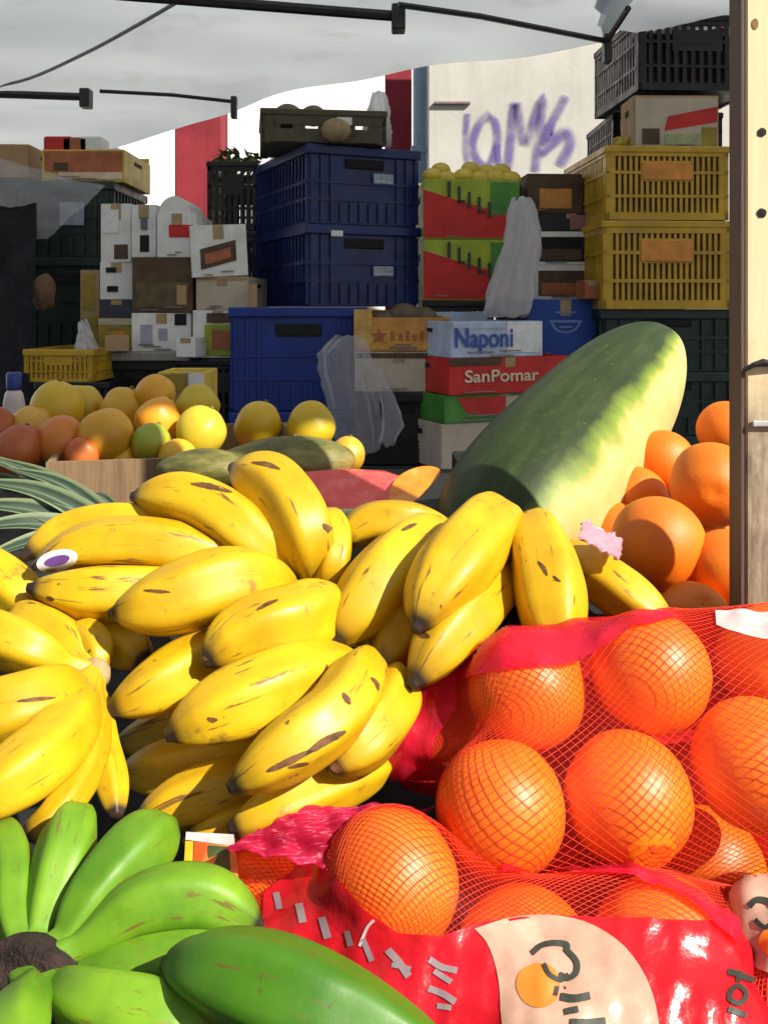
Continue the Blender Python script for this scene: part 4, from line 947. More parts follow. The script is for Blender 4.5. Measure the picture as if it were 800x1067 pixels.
# ------------------------------------------------------------------ oranges in nets
ORS = [  # px, py, radius px, which bag, label, navel towards
    ('u', 522, 833, 66, 'netted orange low at the left end of the upper bag, above the round label', None),
    ('u', 655, 832, 66, 'netted orange with a star shaped scar, beside the lowest left one', (.18, -.9, -.42)),
    ('u', 683, 712, 62, 'netted orange with the brightest shine, highest in the upper bag', None),
    ('u', 548, 738, 62, 'netted orange behind and above the lowest left one, under pink film', None),
    ('u', 780, 788, 65, 'netted orange cut by the right edge of the photo', None),
    ('u', 452, 765, 56, 'orange dimmed by red film at the left end of the upper bag', None),
    ('u', 806, 690, 58, 'orange at the upper right corner of the upper bag, beside the post foot', None),
    ('u', 735, 905, 60, 'shaded orange low in the gap between upper and lower bags', None),
    ('l', 411, 914, 70, 'netted orange bulging out between the pink net and red band', None),
    ('l', 288, 938, 66, 'orange half covered by red film at the left end of the lower bag', None),
    ('l', 545, 992, 72, 'orange above the round cream label in the lower bag', None),
    ('l', 690, 985, 72, 'orange under pale net edge right of the round label', None),
    ('r', 862, 985, 72, 'orange in the bag with the cut off cream label at the lower right', None)]
RO = .039
ors = []
for b, px, py, rp, lab, nv in ORS: ors.append([b, P(px, py, RO*1000/rp), lab, nv])
for it in range(60):       # push overlapping oranges apart
    for i in range(len(ors)):
        for j in range(i):
            d = ors[i][1]-ors[j][1]; l = np.linalg.norm(d)
            if l < RO*2+.0008: 
                e = d/l*(RO*2+.0008-l)*.5; e = e*np.array([.5, 1.3, .8]); ors[i][1] = ors[i][1]+e; ors[j][1] = ors[j][1]-e
for k, (b, c, lab, nv) in enumerate(ors):
    fruit('orange', lab, 'orange', c, RO, M_orange, 'oranges in net bags', 20+k, nv, lump=.018)

class Bag:
    def __init__(s, spheres, axis, L, NV=120, NU=160, its=260):
        C = np.array([c for c, r in spheres]); s.o = C.mean(0)
        a = np.array(axis, float); a /= np.linalg.norm(a); up = np.array([0, 0, 1.0]); b = np.cross(up, a); b /= np.linalg.norm(b); c = np.cross(a, b)
        th = np.linspace(0.0, math.pi, NV); ph = np.linspace(0, 2*math.pi, NU, endpoint=False)
        T, Pp = np.meshgrid(th, ph, indexing='ij')
        D = (np.cos(T)*L)[..., None]*a+(np.cos(Pp)*np.sin(T))[..., None]*b+(np.sin(Pp)*np.sin(T))[..., None]*c
        D /= np.linalg.norm(D, axis=2)[..., None]
        ro = np.full(D.shape[:2], .012)
        for cc, r in spheres:
            q = np.array(cc)-s.o; dc = D @ q; disc = r*r-(q @ q-dc*dc)
            ro = np.maximum(ro, np.where(disc > 0, dc+np.sqrt(np.maximum(disc, 0)), 0))
        r_ = ro.copy()
        for k in range(its):
            p = r_[..., None]*D
            av = np.zeros_like(p); av += np.roll(p, 1, 1)+np.roll(p, -1, 1)
            up_ = np.concatenate([p[1:], p[-1:]]); dn = np.concatenate([p[:1], p[:-1]]); av = (av+up_+dn)/4
            r_ = np.maximum(ro, (av*D).sum(2))
        s.p = s.o+r_[..., None]*D; s.NV, s.NU = NV, NU
        gx = np.gradient(s.p, axis=0); gy = (np.roll(s.p, -1, 1)-np.roll(s.p, 1, 1))/2
        n = np.cross(gx, gy); n /= (np.linalg.norm(n, axis=2)[..., None]+1e-12); sg = np.sign((n*D).sum(2)); sg[sg == 0] = 1; s.n = n*sg[..., None]
        vs = [V(q) for q in s.p.reshape(-1, 3)]; W = NU
        s.f = [(i*W+j, i*W+(j+1) % W, (i+1)*W+(j+1) % W, (i+1)*W+j) for i in range(NV-1) for j in range(NU)]
        s.bvh = BVHTree.FromPolygons(vs, s.f)
    def at(s, t, u):
        """point and normal at t in 0..1 along the bag, u in turns"""
        x = t*(s.NV-1); i = min(int(x), s.NV-2); fx = x-i; y = (u % 1.0)*s.NU; j = int(y) % s.NU; fy = y-int(y); j2 = (j+1) % s.NU
        def bi(A): return (A[i, j]*(1-fy)+A[i, j2]*fy)*(1-fx)+(A[i+1, j]*(1-fy)+A[i+1, j2]*fy)*fx
        return bi(s.p), bi(s.n)
    def net(s, parent, m, strands=92, turns=.9, r=.00022, n=110):
        mb = MB()
        for fam in (1, -1):
            for k in range(strands):
                pts = []
                for q in range(n+1):
                    t = .02+.96*q/n; p, nn = s.at(t, k/strands+fam*turns*t); pts.append(p+nn*(.0007 if fam > 0 else .0003))
                mb.tube(pts, r, 3, cap=False)
        return mb.build('net', m, parent, smooth=True)
    def back(s, parent):  # unseen red film added so the gaps between oranges glow red
        """solid film along the back and underside of the bag"""
        mb = MB(); c = s.p-s.n*.0004; mb.v = [tuple(q) for q in c.reshape(-1, 3)]; mb.uv = [(0, 0)]*len(mb.v); nn = s.n.reshape(-1, 3)
        for f in s.f:
            k = nn[list(f)].mean(0)
            if k[1] > .28 or k[2] < -.8: mb.f.append(f); mb.mi.append(0)
        m2 = MB(); m2.v = [tuple(q) for q in (s.p+s.n*.0002).reshape(-1, 3)]; m2.uv = [(0, 0)]*len(m2.v); m2.f = list(s.f); m2.mi = [0]*len(s.f); m2.build('red_haze', M_sheer, parent, smooth=True)  # see-through layer added over the bag for its pink sheen
        return mb.build('back_film', M_backfilm, parent, smooth=True)
    def hit(s, px, py, off=.0016):
        d = V(P(px, py, 1.0))-Vector((0, 0, CZ)); d.normalize()
        h = (None,)
        for sk in getattr(s, 'skins', [])[::-1]:
            h = sk.ray_cast(Vector((0, 0, CZ)), d)
            if h[0] is not None: break
        if h[0] is None: h = s.bvh.ray_cast(Vector((0, 0, CZ)), d)
        if h[0] is None: return None
        n = h[1] if h[1].dot(d) < 0 else -h[1]
        return np.array(h[0]+n*off), np.array(n)
    def patch(s, name, xs, top, bot, m, parent, ny=26, off=.0016, amp=.0012, seed=0):
        """film lying on the bag between two edge lines"""
        tx, ty = [q[0] for q in top], [q[1] for q in top]; bx, by = [q[0] for q in bot], [q[1] for q in bot]
        G = []; rg = np.random.default_rng(seed); ph = rg.uniform(0, 6.28, 4)
        for x in xs:
            col = []; a, b = np.interp(x, tx, ty), np.interp(x, bx, by)
            for j in range(ny+1):
                y = a+(b-a)*j/ny
                w = amp*(math.sin(x*.09+y*.05+ph[0])+math.sin(x*.05-y*.12+ph[1])+math.sin(x*.19+y*.02+ph[2]))*.6+amp*.6
                h = s.hit(x, y, off+max(0, w)); col.append(None if h is None else h)
            G.append(col)
        mb = MB(); idx = {}
        for i, col in enumerate(G):
            for j, h in enumerate(col):
                if h is not None: idx[i, j] = len(mb.v); mb.v.append(tuple(h[0])); mb.uv.append((i/len(G), j/ny))
        for i in range(len(G)-1):
            for j in range(ny):
                q = [(i, j), (i, j+1), (i+1, j+1), (i+1, j)]
                if all(k in idx for k in q):
                    pz = [mb.v[idx[k]] for k in q]
                    if max(np.linalg.norm(np.array(pz[0])-np.array(z)) for z in pz[1:]) < .035: mb.f.append(tuple(idx[k] for k in q)); mb.mi.append(0)
        return mb.build(name, m, parent, smooth=True)
    def disc(s, name, outline, m, parent, off=.003, rings=10):
        """filled printed shape given by its outline"""
        O = crom(outline+[outline[0]], 48)[:-1]; c = np.mean(O, 0); mb = MB(); R_ = []
        for k in range(rings+1):
            R_.append([s.hit(*(c+(o-c)*max(k/rings, .02)), off) for o in O])
        idx = {}
        for k, ring in enumerate(R_):
            for j, h in enumerate(ring):
                if h is not None: idx[k, j] = len(mb.v); mb.v.append(tuple(h[0])); mb.uv.append((k/rings, j/48))
        for k in range(rings):
            for j in range(len(O)):
                q = [(k, j), (k, (j+1) % len(O)), (k+1, (j+1) % len(O)), (k+1, j)]
                if all(z in idx for z in q): mb.f.append(tuple(idx[z] for z in q)); mb.mi.append(0)
        return mb.build(name, m, parent, smooth=True)
    def skin(s, o):
        s.skins = getattr(s, 'skins', [])+[BVHTree.FromPolygons([v.co.copy() for v in o.data.vertices], [tuple(p.vertices) for p in o.data.polygons])]
    def stroke(s, mb, pts, wpx, off=.0042):
        pts = crom(pts, max(8, 6*len(pts))) if len(pts) > 2 else [np.array(pts[0])+(np.array(pts[1])-np.array(pts[0]))*k/8 for k in range(9)]
        n = len(pts); vs = []
        for i, p in enumerate(pts):
            t = pts[min(i+1, n-1)]-pts[max(i-1, 0)]; t = t/(np.linalg.norm(t)+1e-9); nn = np.array([-t[1], t[0]])
            row = []
            for s_ in (-1, 1):
                h = s.hit(*(p+nn*wpx/2*s_), off)
                if h is None: return
                row.append(h[0])
            vs += row
        mb.add(vs, [(2*i, 2*i+1, 2*i+3, 2*i+2) for i in range(n-1)])

def spheres(b, extra): return [(c, RO+.0004) for bb, c, l, n in ors if bb == b]+[(P(x, y, Y), r) for x, y, Y, r in extra]
# upper bag
ub = Bag(spheres('u', [(425, 775, .66, .022), (600, 690, .68, .030), (700, 676, .69, .028), (470, 715, .68, .018), (860, 770, .60, .045), (600, 850, .65, .036), (670, 890, .60, .03), (880, 860, .62, .04)]), (1, .0, .02), 2.2)
root = empty('orange_bag', ub.o); root.location = (0, 0, 0); tag(root, 'upper red net bag of oranges with a pink film top', 'net bag', 'net bags of oranges')
ub.net(root, M_net); ub.back(root)
ub.patch('film_top', np.arange(404, 706, 4), [(404, 640), (800, 640)], [(404, 838), (425, 806), (441, 740), (470, 716), (510, 700), (590, 694), (630, 676), (660, 655), (706, 645)], M_pinkfilm, root, ny=60, seed=1)
ub.patch('film_side', np.arange(404, 482, 3), [(404, 700), (430, 715), (482, 706)], [(404, 860), (430, 830), (448, 800), (455, 770), (482, 735)], M_pinkfilm, root, ny=36, off=.003, seed=4)
ub.patch('white_label', np.arange(745, 830, 4), [(745, 640), (830, 640)], [(745, 654), (770, 662), (830, 676)], M_white_film, root, ny=14, seed=2)
# lower bag
lb_ = Bag(spheres('l', [(300, 1010, .545, .030), (420, 1055, .515, .036), (585, 1090, .50, .040), (730, 1085, .505, .038), (760, 985, .56, .030), (640, 1010, .55, .03), (250, 905, .58, .014), (480, 1010, .53, .036)]), (1, -.02, -.10), 2.4)
root = empty('orange_bag', lb_.o); root.location = (0, 0, 0); tag(root, 'lower net bag of oranges with red band and round cream label', 'net bag', 'net bags of oranges')
lb_.net(root, M_net); lb_.back(root)
band = lb_.patch('red_band', np.arange(276, 812, 4), [(276, 930), (300, 912), (330, 898), (352, 915), (380, 945), (415, 972), (460, 976), (500, 962), (580, 956), (640, 958), (720, 960), (812, 962)], [(276, 975), (330, 1000), (400, 1035), (480, 1085), (560, 1120), (812, 1130)], M_redfilm, root, ny=44, amp=.0007, seed=3)
lb_.skin(band)
lab = lb_.disc('round_label', [(494, 968), (530, 957), (570, 954), (612, 962), (648, 985), (672, 1018), (684, 1056), (684, 1090), (650, 1118), (590, 1120), (540, 1112), (524, 1070), (519, 1020), (508, 985)], M_cream, root, .0007, 18)
lb_.skin(lab)
lb_.disc('orange_picture', [(556, 1004), (572, 1006), (582, 1020), (580, 1040), (566, 1050), (548, 1046), (538, 1030), (541, 1013)], M_labor, lab, .0005, 8)
mb = MB(); W_ = .0009
for pts, wd in [([(554, 994), (564, 986), (578, 983), (590, 985), (590, 992)], 6), ([(590, 990), (600, 1002), (600, 1014), (592, 1020), (582, 1016)], 6), ([(566, 1005), (572, 1016), (584, 1022), (592, 1016)], 5), ([(580, 1028), (578, 1038)], 5),
                ([(584, 1039), (598, 1041), (614, 1038)], 8), ([(588, 1055), (602, 1052)], 7), ([(594, 1066), (612, 1066), (630, 1064)], 8), ([(596, 1080), (620, 1084)], 7)]:
    lb_.stroke(mb, pts, wd, W_)
mb.build('lettering', M_ink, lab)
mb = MB()
for pts, wd in [([(757, 1013), (768, 1016), (784, 1022)], 7), ([(770, 1012), (768, 1024)], 5), ([(760, 1034), (768, 1028), (776, 1036), (770, 1046), (760, 1042), (760, 1034)], 5), ([(758, 1052), (776, 1058)], 6)]:
    lb_.stroke(mb, pts, wd, .0008)
mb.build('lettering', M_ink, band); mb = MB()
for pts, wd in [([(288, 930), (292, 948)], 7), ([(312, 942), (316, 962)], 8), ([(336, 956), (342, 978)], 8), ([(362, 970), (366, 986)], 6), ([(378, 978), (388, 1002)], 6), ([(404, 990), (416, 1004), (426, 1018)], 8), ([(408, 1006), (428, 1010)], 5),
                ([(447, 1000), (460, 1008), (476, 1012)], 7), ([(452, 1012), (470, 1024)], 6), ([(446, 1030), (462, 1036), (474, 1044)], 7), ([(455, 1048), (470, 1050)], 6)]:
    lb_.stroke(mb, pts, wd, .0008)
mb.build('lettering', M_greyink, band)
mb = MB(); lb_.stroke(mb, [(390, 958), (383, 966), (375, 986)], 3, .0008); mb.build('pale_streak', M_white_film, band)  # thin white line laid on the red band
lb_.patch('pale_net_edge', np.arange(520, 770, 5), [(520, 905), (560, 902), (640, 905), (700, 920), (740, 945), (770, 965)], [(520, 916), (560, 913), (640, 915), (700, 932), (732, 955), (770, 990)], M_pinkfilm, root, ny=5, off=.003, seed=6)
# twisted net tail and card at the left end of the lower bag
sh = cloth_grid([P(236, 886, .552), P(352, 912, .545), P(322, 842, .575), P(452, 846, .60)], 60, 36, .012, 7, 14, .0004)
sh.build('net_tail', film_mat('pink_net_tail', (.80, .035, .14), .55, .4, (1, .5, .5), .22, .45, .5), root, smooth=True)
card = MB(); q = [P(189, 934, .555), P(252, 946, .555), P(244, 872, .57), P(194, 869, .575)]
nrm = np.cross(q[1]-q[0], q[3]-q[0]); nrm /= np.linalg.norm(nrm)
def quad_card(name, m, uv4, off, par):
    def bl_(u, v): return (q[0]*(1-u)+q[1]*u)*(1-v)+(q[3]*(1-u)+q[2]*u)*v
    mb = MB(); a = [bl_(u, v)+nrm*off for u, v in uv4]; b2 = [p-nrm*.0006 for p in a]; n = len(a)
    mb.add(a+b2, [tuple(range(n)), tuple(range(2*n-1, n-1, -1))]+[(i, (i+1) % n, n+(i+1) % n, n+i) for i in range(n)]); return mb.build(name, m, par)
cd = quad_card('price_card', M_oranged, [(0, 0), (1, 0), (1, 1), (0, 1)], 0, root)
quad_card('white_edge', M_white_film, [(0, .90), (1.0, .86), (1, 1.03), (0, 1.03)], .0012, cd)
quad_card('print', mat('bright_yellow_print', (.75, .50, .02), .5, .2, 20, 0), [(.02, 0), (.14, 0), (.16, .88), (.0, .88)], .0012, cd)
quad_card('print', mat('orange_red_print', (.70, .10, .015), .5, .2, 20, 0), [(.18, .1), (.48, .05), (.44, .88), (.18, .88)], .0012, cd)
quad_card('print', mat('dark_green_print', (.06, .08, .025), .5, .5, 60, 0), [(.44, .30), (.86, .22), (.88, .84), (.46, .84)], .0016, cd)
# third bag, mostly outside the frame
rb = Bag(spheres('r', [(905, 940, .55, .039), (900, 1060, .52, .04), (800, 960, .545, .022), (810, 1060, .515, .024)]), (1, 0, -.1), 1.6, 80, 100, 160)
root = empty('orange_bag', rb.o); root.location = (0, 0, 0); tag(root, 'net bag of oranges at the lower right, cut off with part of a cream label', 'net bag', 'net bags of oranges')
rb.net(root, M_net, 60, .8, .0003, 70); rb.back(root)
lab = rb.patch('cream_label', np.arange(756, 850, 3), [(756, 925), (776, 906), (850, 900)], [(756, 960), (772, 985), (790, 1012), (850, 1040)], M_cream, root, ny=24, seed=7)
rb.skin(lab)
mb = MB(); rb.stroke(mb, [(780, 945), (788, 938), (800, 940), (808, 948)], 6, .0009); rb.stroke(mb, [(786, 958), (796, 966), (806, 962)], 5, .0009); mb.build('lettering', M_ink, lab)
rb.disc('orange_picture', [(796, 968), (806, 970), (812, 984), (804, 996), (794, 990), (790, 978)], M_labor, lab, .0007, 4)

# sticker on the big bunch: find the fruit surface and lay an oval on it
def sticker(px, py, rx, ry, rot, parent):
    dg = bpy.context.evaluated_depsgraph_get(); o0 = Vector((0, 0, CZ)); d = (V(P(px, py, 1))-o0).normalized()
    best = None
    for o in bpy.data.objects:
        if o.type == 'MESH' and o.name.startswith('banana') and o.parent and o.parent.name.startswith('banana_bunch'):
            bv = BVHTree.FromPolygons([o.parent.location+v.co for v in o.data.vertices], [tuple(p.vertices) for p in o.data.polygons])
            h = bv.ray_cast(o0, d)
            if h[0] is not None and (best is None or h[3] < best[0]): best = (h[3], o, bv)
    if best is None: return
    _, o, bv = best
    for nm, m, k, off in (('sticker', M_stick, 1.0, .0004), ('sticker_print', M_stickp, .62, .0007)):
        mb = MB(); vs = []; rings = 4
        for r_ in range(rings+1):
            for j in range(24):
                a = 6.2832*j/24; x, y = rx*k*r_/rings*math.cos(a), ry*(k if k == 1 else .45)*r_/rings*math.sin(a)
                qx, qy = px+x*math.cos(rot)-y*math.sin(rot), py+x*math.sin(rot)+y*math.cos(rot)
                h = bv.ray_cast(o0, (V(P(qx, qy, 1))-o0).normalized()); vs.append(None if h[0] is None else h[0]+h[1]*off-o.parent.location)
        if any(v is None for v in vs): 
            last = next(v for v in vs if v is not None); vs = [v if v is not None else last for v in vs]
        mb.add(vs, [(r_*24+j, r_*24+(j+1) % 24, (r_+1)*24+(j+1) % 24, (r_+1)*24+j) for r_ in range(rings) for j in range(24)])
        par = mb.build(nm, m, o if nm == 'sticker' else par, smooth=True)
sticker(60, 584, 22, 11, R(-14), None)
M_scar2 = mat('brown_banana_scar', (.12, .05, .014), .7, .5, 160, .2)
def scars(marks):
    o0 = Vector((0, 0, CZ)); T = []
    for o in bpy.data.objects:
        if o.type == 'MESH' and o.name.startswith('banana') and o.parent and o.parent.name.startswith('banana_bunch'):
            T.append((o, BVHTree.FromPolygons([o.parent.location+v.co for v in o.data.vertices], [tuple(p.vertices) for p in o.data.polygons])))
    for pts, wd in marks:
        C = np.mean(np.array(pts, float), 0); d = (V(P(C[0], C[1], 1))-o0).normalized(); best = None
        for o, bv in T:
            h = bv.ray_cast(o0, d)
            if h[0] is not None and (best is None or h[3] < best[0]): best = (h[3], o, bv)
        if best is None: continue
        _, o, bv = best; q = crom(pts, 14) if len(pts) > 2 else [np.array(pts[0])*(1-k/14)+np.array(pts[1])*k/14 for k in range(15)]
        n = len(q); rows = []
        for i, p in enumerate(q):
            t = q[min(i+1, n-1)]-q[max(i-1, 0)]; t = t/(np.linalg.norm(t)+1e-9); nn = np.array([-t[1], t[0]]); row = []
            for e in (-1, 0, 1):
                w = wd*.5*(math.sin(math.pi*(i+.5)/n)**.6)*random.uniform(.75, 1.0)
                x = p+nn*w*e; h = bv.ray_cast(o0, (V(P(x[0], x[1], 1))-o0).normalized()); row.append(None if h[0] is None else h[0]+h[1]*.0003-o.parent.location)
            rows.append(row)
        rows = [r_ for r_ in rows if all(k is not None for k in r_)]
        if len(rows) < 3: continue
        mb = MB(); mb.add(sum(rows, []), [(3*i+j, 3*i+j+1, 3*i+j+4, 3*i+j+3) for i in range(len(rows)-1) for j in (0, 1)]); mb.build('brown_scar', M_scar2, o, smooth=True)
scars([([(199, 504), (220, 507), (242, 513)], 7), ([(262, 482), (278, 484), (292, 489)], 6), ([(336, 546), (343, 552), (352, 560)], 8), ([(267, 636), (278, 630), (290, 625)], 5), ([(150, 615), (164, 616), (178, 617)], 4),
       ([(213, 684), (213, 694), (214, 706)], 12), ([(329, 712), (337, 703), (341, 692)], 4), ([(278, 804), (300, 794), (325, 782)], 9), ([(318, 786), (340, 772), (360, 762)], 10), ([(357, 722), (361, 728), (365, 734)], 7),
       ([(216, 748), (221, 750), (227, 750)], 6), ([(418, 553), (426, 549), (434, 546)], 5), ([(49, 622), (53, 624), (57, 625)], 5), ([(18, 731), (36, 729), (58, 727)], 5), ([(434, 656), (440, 661), (448, 664)], 8),
       ([(342, 794), (350, 800), (356, 806)], 10), ([(386, 706), (392, 712), (394, 720)], 5), ([(300, 800), (312, 797), (322, 795)], 5), ([(560, 585), (566, 592), (570, 600)], 5), ([(576, 600), (580, 604), (584, 606)], 4), ([(28, 850), (36, 846), (44, 844)], 5)])

# ------------------------------------------------------------------ long watermelon
A = P(486, 604, .90); B = P(692, 352, 1.28); ax = (B-A); L = np.linalg.norm(ax); ax /= L
def melon(A, ax, L, r, seg=64, n=60):
    e1 = np.cross(ax, (0, 0, 1.0)); e1 /= np.linalg.norm(e1); e2 = np.cross(e1, ax)     # e1: to the right, e2: up
    v = []; uv = []
    for i in range(n+1):
        s_ = -math.cos(math.pi*i/n); t = (s_+1)/2; rr = r*(max(0, 1-abs(s_)**3.0))**.5*(1-.36*t)
        for k in range(seg):
            th = 2*math.pi*k/seg; w = 1+.012*math.cos(5*th+1)
            v.append(A+ax*L*t+rr*w*(-e1*math.cos(th)*1.0+e2*math.sin(th)*-1.0)); uv.append((t, k/seg))
    f = [(i*seg+k, (i+1)*seg+k, (i+1)*seg+(k+1) % seg, i*seg+(k+1) % seg) for i in range(n) for k in range(seg)]
    mb = MB(); mb.add(v, f, uv); return mb
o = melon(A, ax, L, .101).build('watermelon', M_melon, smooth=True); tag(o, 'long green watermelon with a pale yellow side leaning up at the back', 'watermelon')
loc = np.array([.20, 1.06, 1.206]); crate('plastic_crate', 'black crate propping up the long watermelon', None, loc, .20, .30, .09, M_black, R(0), 'solid', 6)

# ------------------------------------------------------------------ loose oranges right of the melon
for k, (px, py, rp, Y, lab, nv) in enumerate([
    (685, 567, 49, .86, 'large loose orange in the middle of the back right heap', None),
    (742, 505, 44, .93, 'loose orange with a dark navel high in the back right heap', (-.25, -.9, .0)),
    (757, 592, 40, .84, 'loose orange half behind the post, low in the heap', None),
    (722, 645, 38, .80, 'loose orange with a stem dimple at the foot of the heap by the post', (.05, -.75, .65)),
    (690, 482, 34, 1.04, 'loose orange partly in shade beside the watermelon end', None),
    (662, 520, 34, 1.00, 'loose orange peeping out under the watermelon', None),
    (704, 620, 36, .86, 'loose orange wedged under the big one at the back right', None),
    (640, 560, 36, .96, 'loose orange mostly hidden behind the watermelon', None),
    (756, 448, 30, 1.10, 'loose dark orange at the top right against the post', None),
    (722, 560, 38, .96, 'loose orange deep in the back right heap', None)]):
    fruit('orange', lab, 'orange', P(px, py, Y), rp*Y/1000, M_orange2, 'loose oranges by the post', 50+k, nv, lump=.02)

# ------------------------------------------------------------------ mango tray and other back fruit
MY = 1.30
def tilt_box(name, m, p0, p1, z0, z1, t, parent):
    mb = MB(); a, b = np.array(p0), np.array(p1); d = b-a; d /= np.linalg.norm(d); n = np.array([-d[1], d[0], 0])*t
    v = [q+np.array([0, 0, z]) for z in (z0, z1) for q in (a, b, b+n, a+n)]
    mb.add(v, [(0, 3, 2, 1), (4, 5, 6, 7), (0, 1, 5, 4), (1, 2, 6, 5), (2, 3, 7, 6), (3, 0, 4, 7)]); return mb.build(name, m, parent)
a = P(48, 482, 1.13)[:2]; b2 = P(332, 470, 1.20)[:2]; zr = P(48, 482, 1.13)[2]
d = (b2-a)/np.linalg.norm(b2-a); n_ = np.array([-d[1], d[0]])
root = empty('fruit_tray', (0, 0, 0)); tag(root, 'shallow pale wooden tray full of mangoes at the back left', 'tray')
def p3(q): return np.array([q[0], q[1], 0])
zt0 = 1.207
tilt_box('front_board', M_tray, p3(a), p3(b2), zt0+.004, zr, .008, root); tilt_box('back_board', M_tray, p3(a+n_*.33), p3(b2+n_*.33), zt0+.004, zr, .008, root)
tilt_box('side_board', M_tray, p3(b2+n_*.0085), p3(b2+n_*.329), zt0+.004, zr-.001, .008, root); tilt_box('side_board', M_tray, p3(a+n_*.0085+d*.008), p3(a+n_*.329+d*.008), zt0+.004, zr-.001, .008, root)
tilt_box('tray_floor', M_tray, p3(a+d*.01+n_*.009), p3(b2-d*.01+n_*.009), zt0+.005, zt0+.012, .318, root)
MG = [(60, 426, 27, 1.34, (.62, .40, .015), 'yellow mango at the left top of the tray'), (86, 424, 22, 1.40, (.55, .38, .02), 'smaller yellow mango just right of the left top one'),
      (128, 427, 23, 1.38, (.64, .36, .018), 'orange yellow mango in the middle of the top row'), (162, 412, 21, 1.38, (.70, .34, .015), 'highest mango of the heap, orange yellow'),
      (164, 438, 23, 1.31, (.84, .36, .02), 'orange mango right under the highest one'), (205, 425, 23, 1.36, (.56, .42, .02), 'yellow mango at the right end of the top row'),
      (209, 451, 26, 1.28, (.60, .46, .03), 'greenish yellow mango at the right front of the tray'), (110, 455, 28, 1.24, (.70, .34, .02), 'large blushed mango at the front middle of the tray'),
      (157, 462, 20, 1.24, (.30, .38, .03), 'green mango between two ripe ones at the front'), (64, 460, 25, 1.24, (.62, .17, .02), 'reddish orange mango at the front left'),
      (86, 474, 18, 1.21, (.60, .10, .03), 'red mango low at the front rim of the tray'), (34, 446, 22, 1.30, (.62, .34, .04), 'dull mango at the left side behind the red ones'),
      (20, 470, 26, 1.22, (.40, .05, .02), 'dark red mango at the left corner of the tray'), (-8, 450, 24, 1.28, (.38, .06, .02), 'dark red mango cut by the left edge of the photo'),
      (268, 443, 24, 1.42, (.66, .42, .01), 'single yellow mango behind the striped melons, left one'), (324, 445, 25, 1.42, (.62, .43, .012), 'single yellow mango behind the striped melons, right one'),
      (362, 474, 18, 1.26, (.66, .38, .03), 'small yellow mango at the right end of the striped melons'), (185, 478, 20, 1.22, (.80, .42, .02), 'mango low at the right front rim of the tray'), (128, 480, 18, 1.24, (.80, .42, .02), 'mango low in the middle behind the rim')]
for k, (px, py, rp, Y, colr, lab) in enumerate(MG):
    o = fruit('mango', lab, 'mango', P(px, py, Y), rp*Y/1000, M_mango, 'mangoes at the back of the counter', 80+k, None, lump=.05, ax=(1.02, 1.0, 1.08), shape=lambda d: 1+.05*d[0]*d[2]-.03*d[1])
    if k % 2 == 0:
        st = MB(); st.tube([(0, 0, rp*Y/1000*1.02), (.001, 0, rp*Y/1000*1.16)], [.0035, .0028], 7); st.build('stem', M_scar, o)
    o.color = rgba(colr); o.rotation_euler = (random.uniform(-.5, .5), random.uniform(-.5, .5), random.uniform(0, 3))
# carton behind the mangoes + bottle
loc, w, h = frame_px(167, 388, 216, 440, 1.62)
carton('cardboard_box', 'yellow carton with white end standing behind the mangoes', 'box', None, (loc[0], 1.60, 1.207), w, .12, P(0, 388, 1.6)[2]-1.207, M_yprint, 0, [(.02, .82, .6, .98, M_olive), (.66, .7, .98, .99, M_paper)], False)
c = P(15, 455, 1.55); zb_ = 1.207
root = empty('bottle', (c[0], c[1], zb_)); tag(root, 'small bottle with a blue cap and pink label behind the mangoes', 'bottle')
def lathe(prof, n=20):
    mb = MB(); v = [(r*math.cos(6.2832*k/n), r*math.sin(6.2832*k/n), z) for r, z in prof for k in range(n)]
    mb.add(v, [(i*n+k, i*n+(k+1) % n, i*n+n+(k+1) % n, i*n+n+k) for i in range(len(prof)-1) for k in range(n)]+[tuple(range(n-1, -1, -1)), tuple(range((len(prof)-1)*n, len(prof)*n))]); return mb
zc = P(0, 388, 1.55)[2]-zb_
lathe([(.016, 0), (.017, .004), (.017, zc-.05), (.014, zc-.035), (.009, zc-.026)]).build('bottle_body', mat('milky_bottle', (.62, .52, .48), .35, .15, 20, .05), root, smooth=True)
lathe([(.0174, .03), (.0176, .032), (.0176, zc-.07), (.0174, zc-.066)]).build('bottle_label', mat('pink_label', (.66, .35, .28), .5, .3, 40, .05), root, smooth=True)
lathe([(.0115, zc-.028), (.012, zc-.024), (.012, zc-.003), (.010, zc)]).build('cap', mat('blue_cap', (.03, .05, .24), .4, .2, 30, .05), root, smooth=True)

def striped_melon_mat():
    m, nt, b = nodes('netted_melon_rind')
    c = ramp(nt, noise(nt, 34, 6, rough=.7, stretch=(.5, 1, 1.6)), [(.35, (.055, .06, .012)), (.52, (.16, .15, .035)), (.7, (.30, .25, .09))])
    nt.links.new(c, b.inputs['Base Color']); b.inputs['Roughness'].default_value = .6; bump(nt, b, noise(nt, 60, 6, stretch=(.5, 1, 1.6)), .6, .003); return m
M_pds = striped_melon_mat()
for k, (px, py, rp, Y, axs, rz, lab) in enumerate([(295, 484, 30, 1.08, (2.5, 1.3, .95), .1, 'rough green brown melon lying behind the upright bananas'), (212, 490, 26, 1.06, (2.0, 1.1, .85), -.25, 'rough striped melon in front of the tray, left of the other')]):
    o = fruit('melon', lab, 'melon', P(px, py, Y), rp*Y/1000, M_pds, 'rough melons', 120+k, None, lump=.03, ax=axs); o.rotation_euler = (0, -.05, rz)
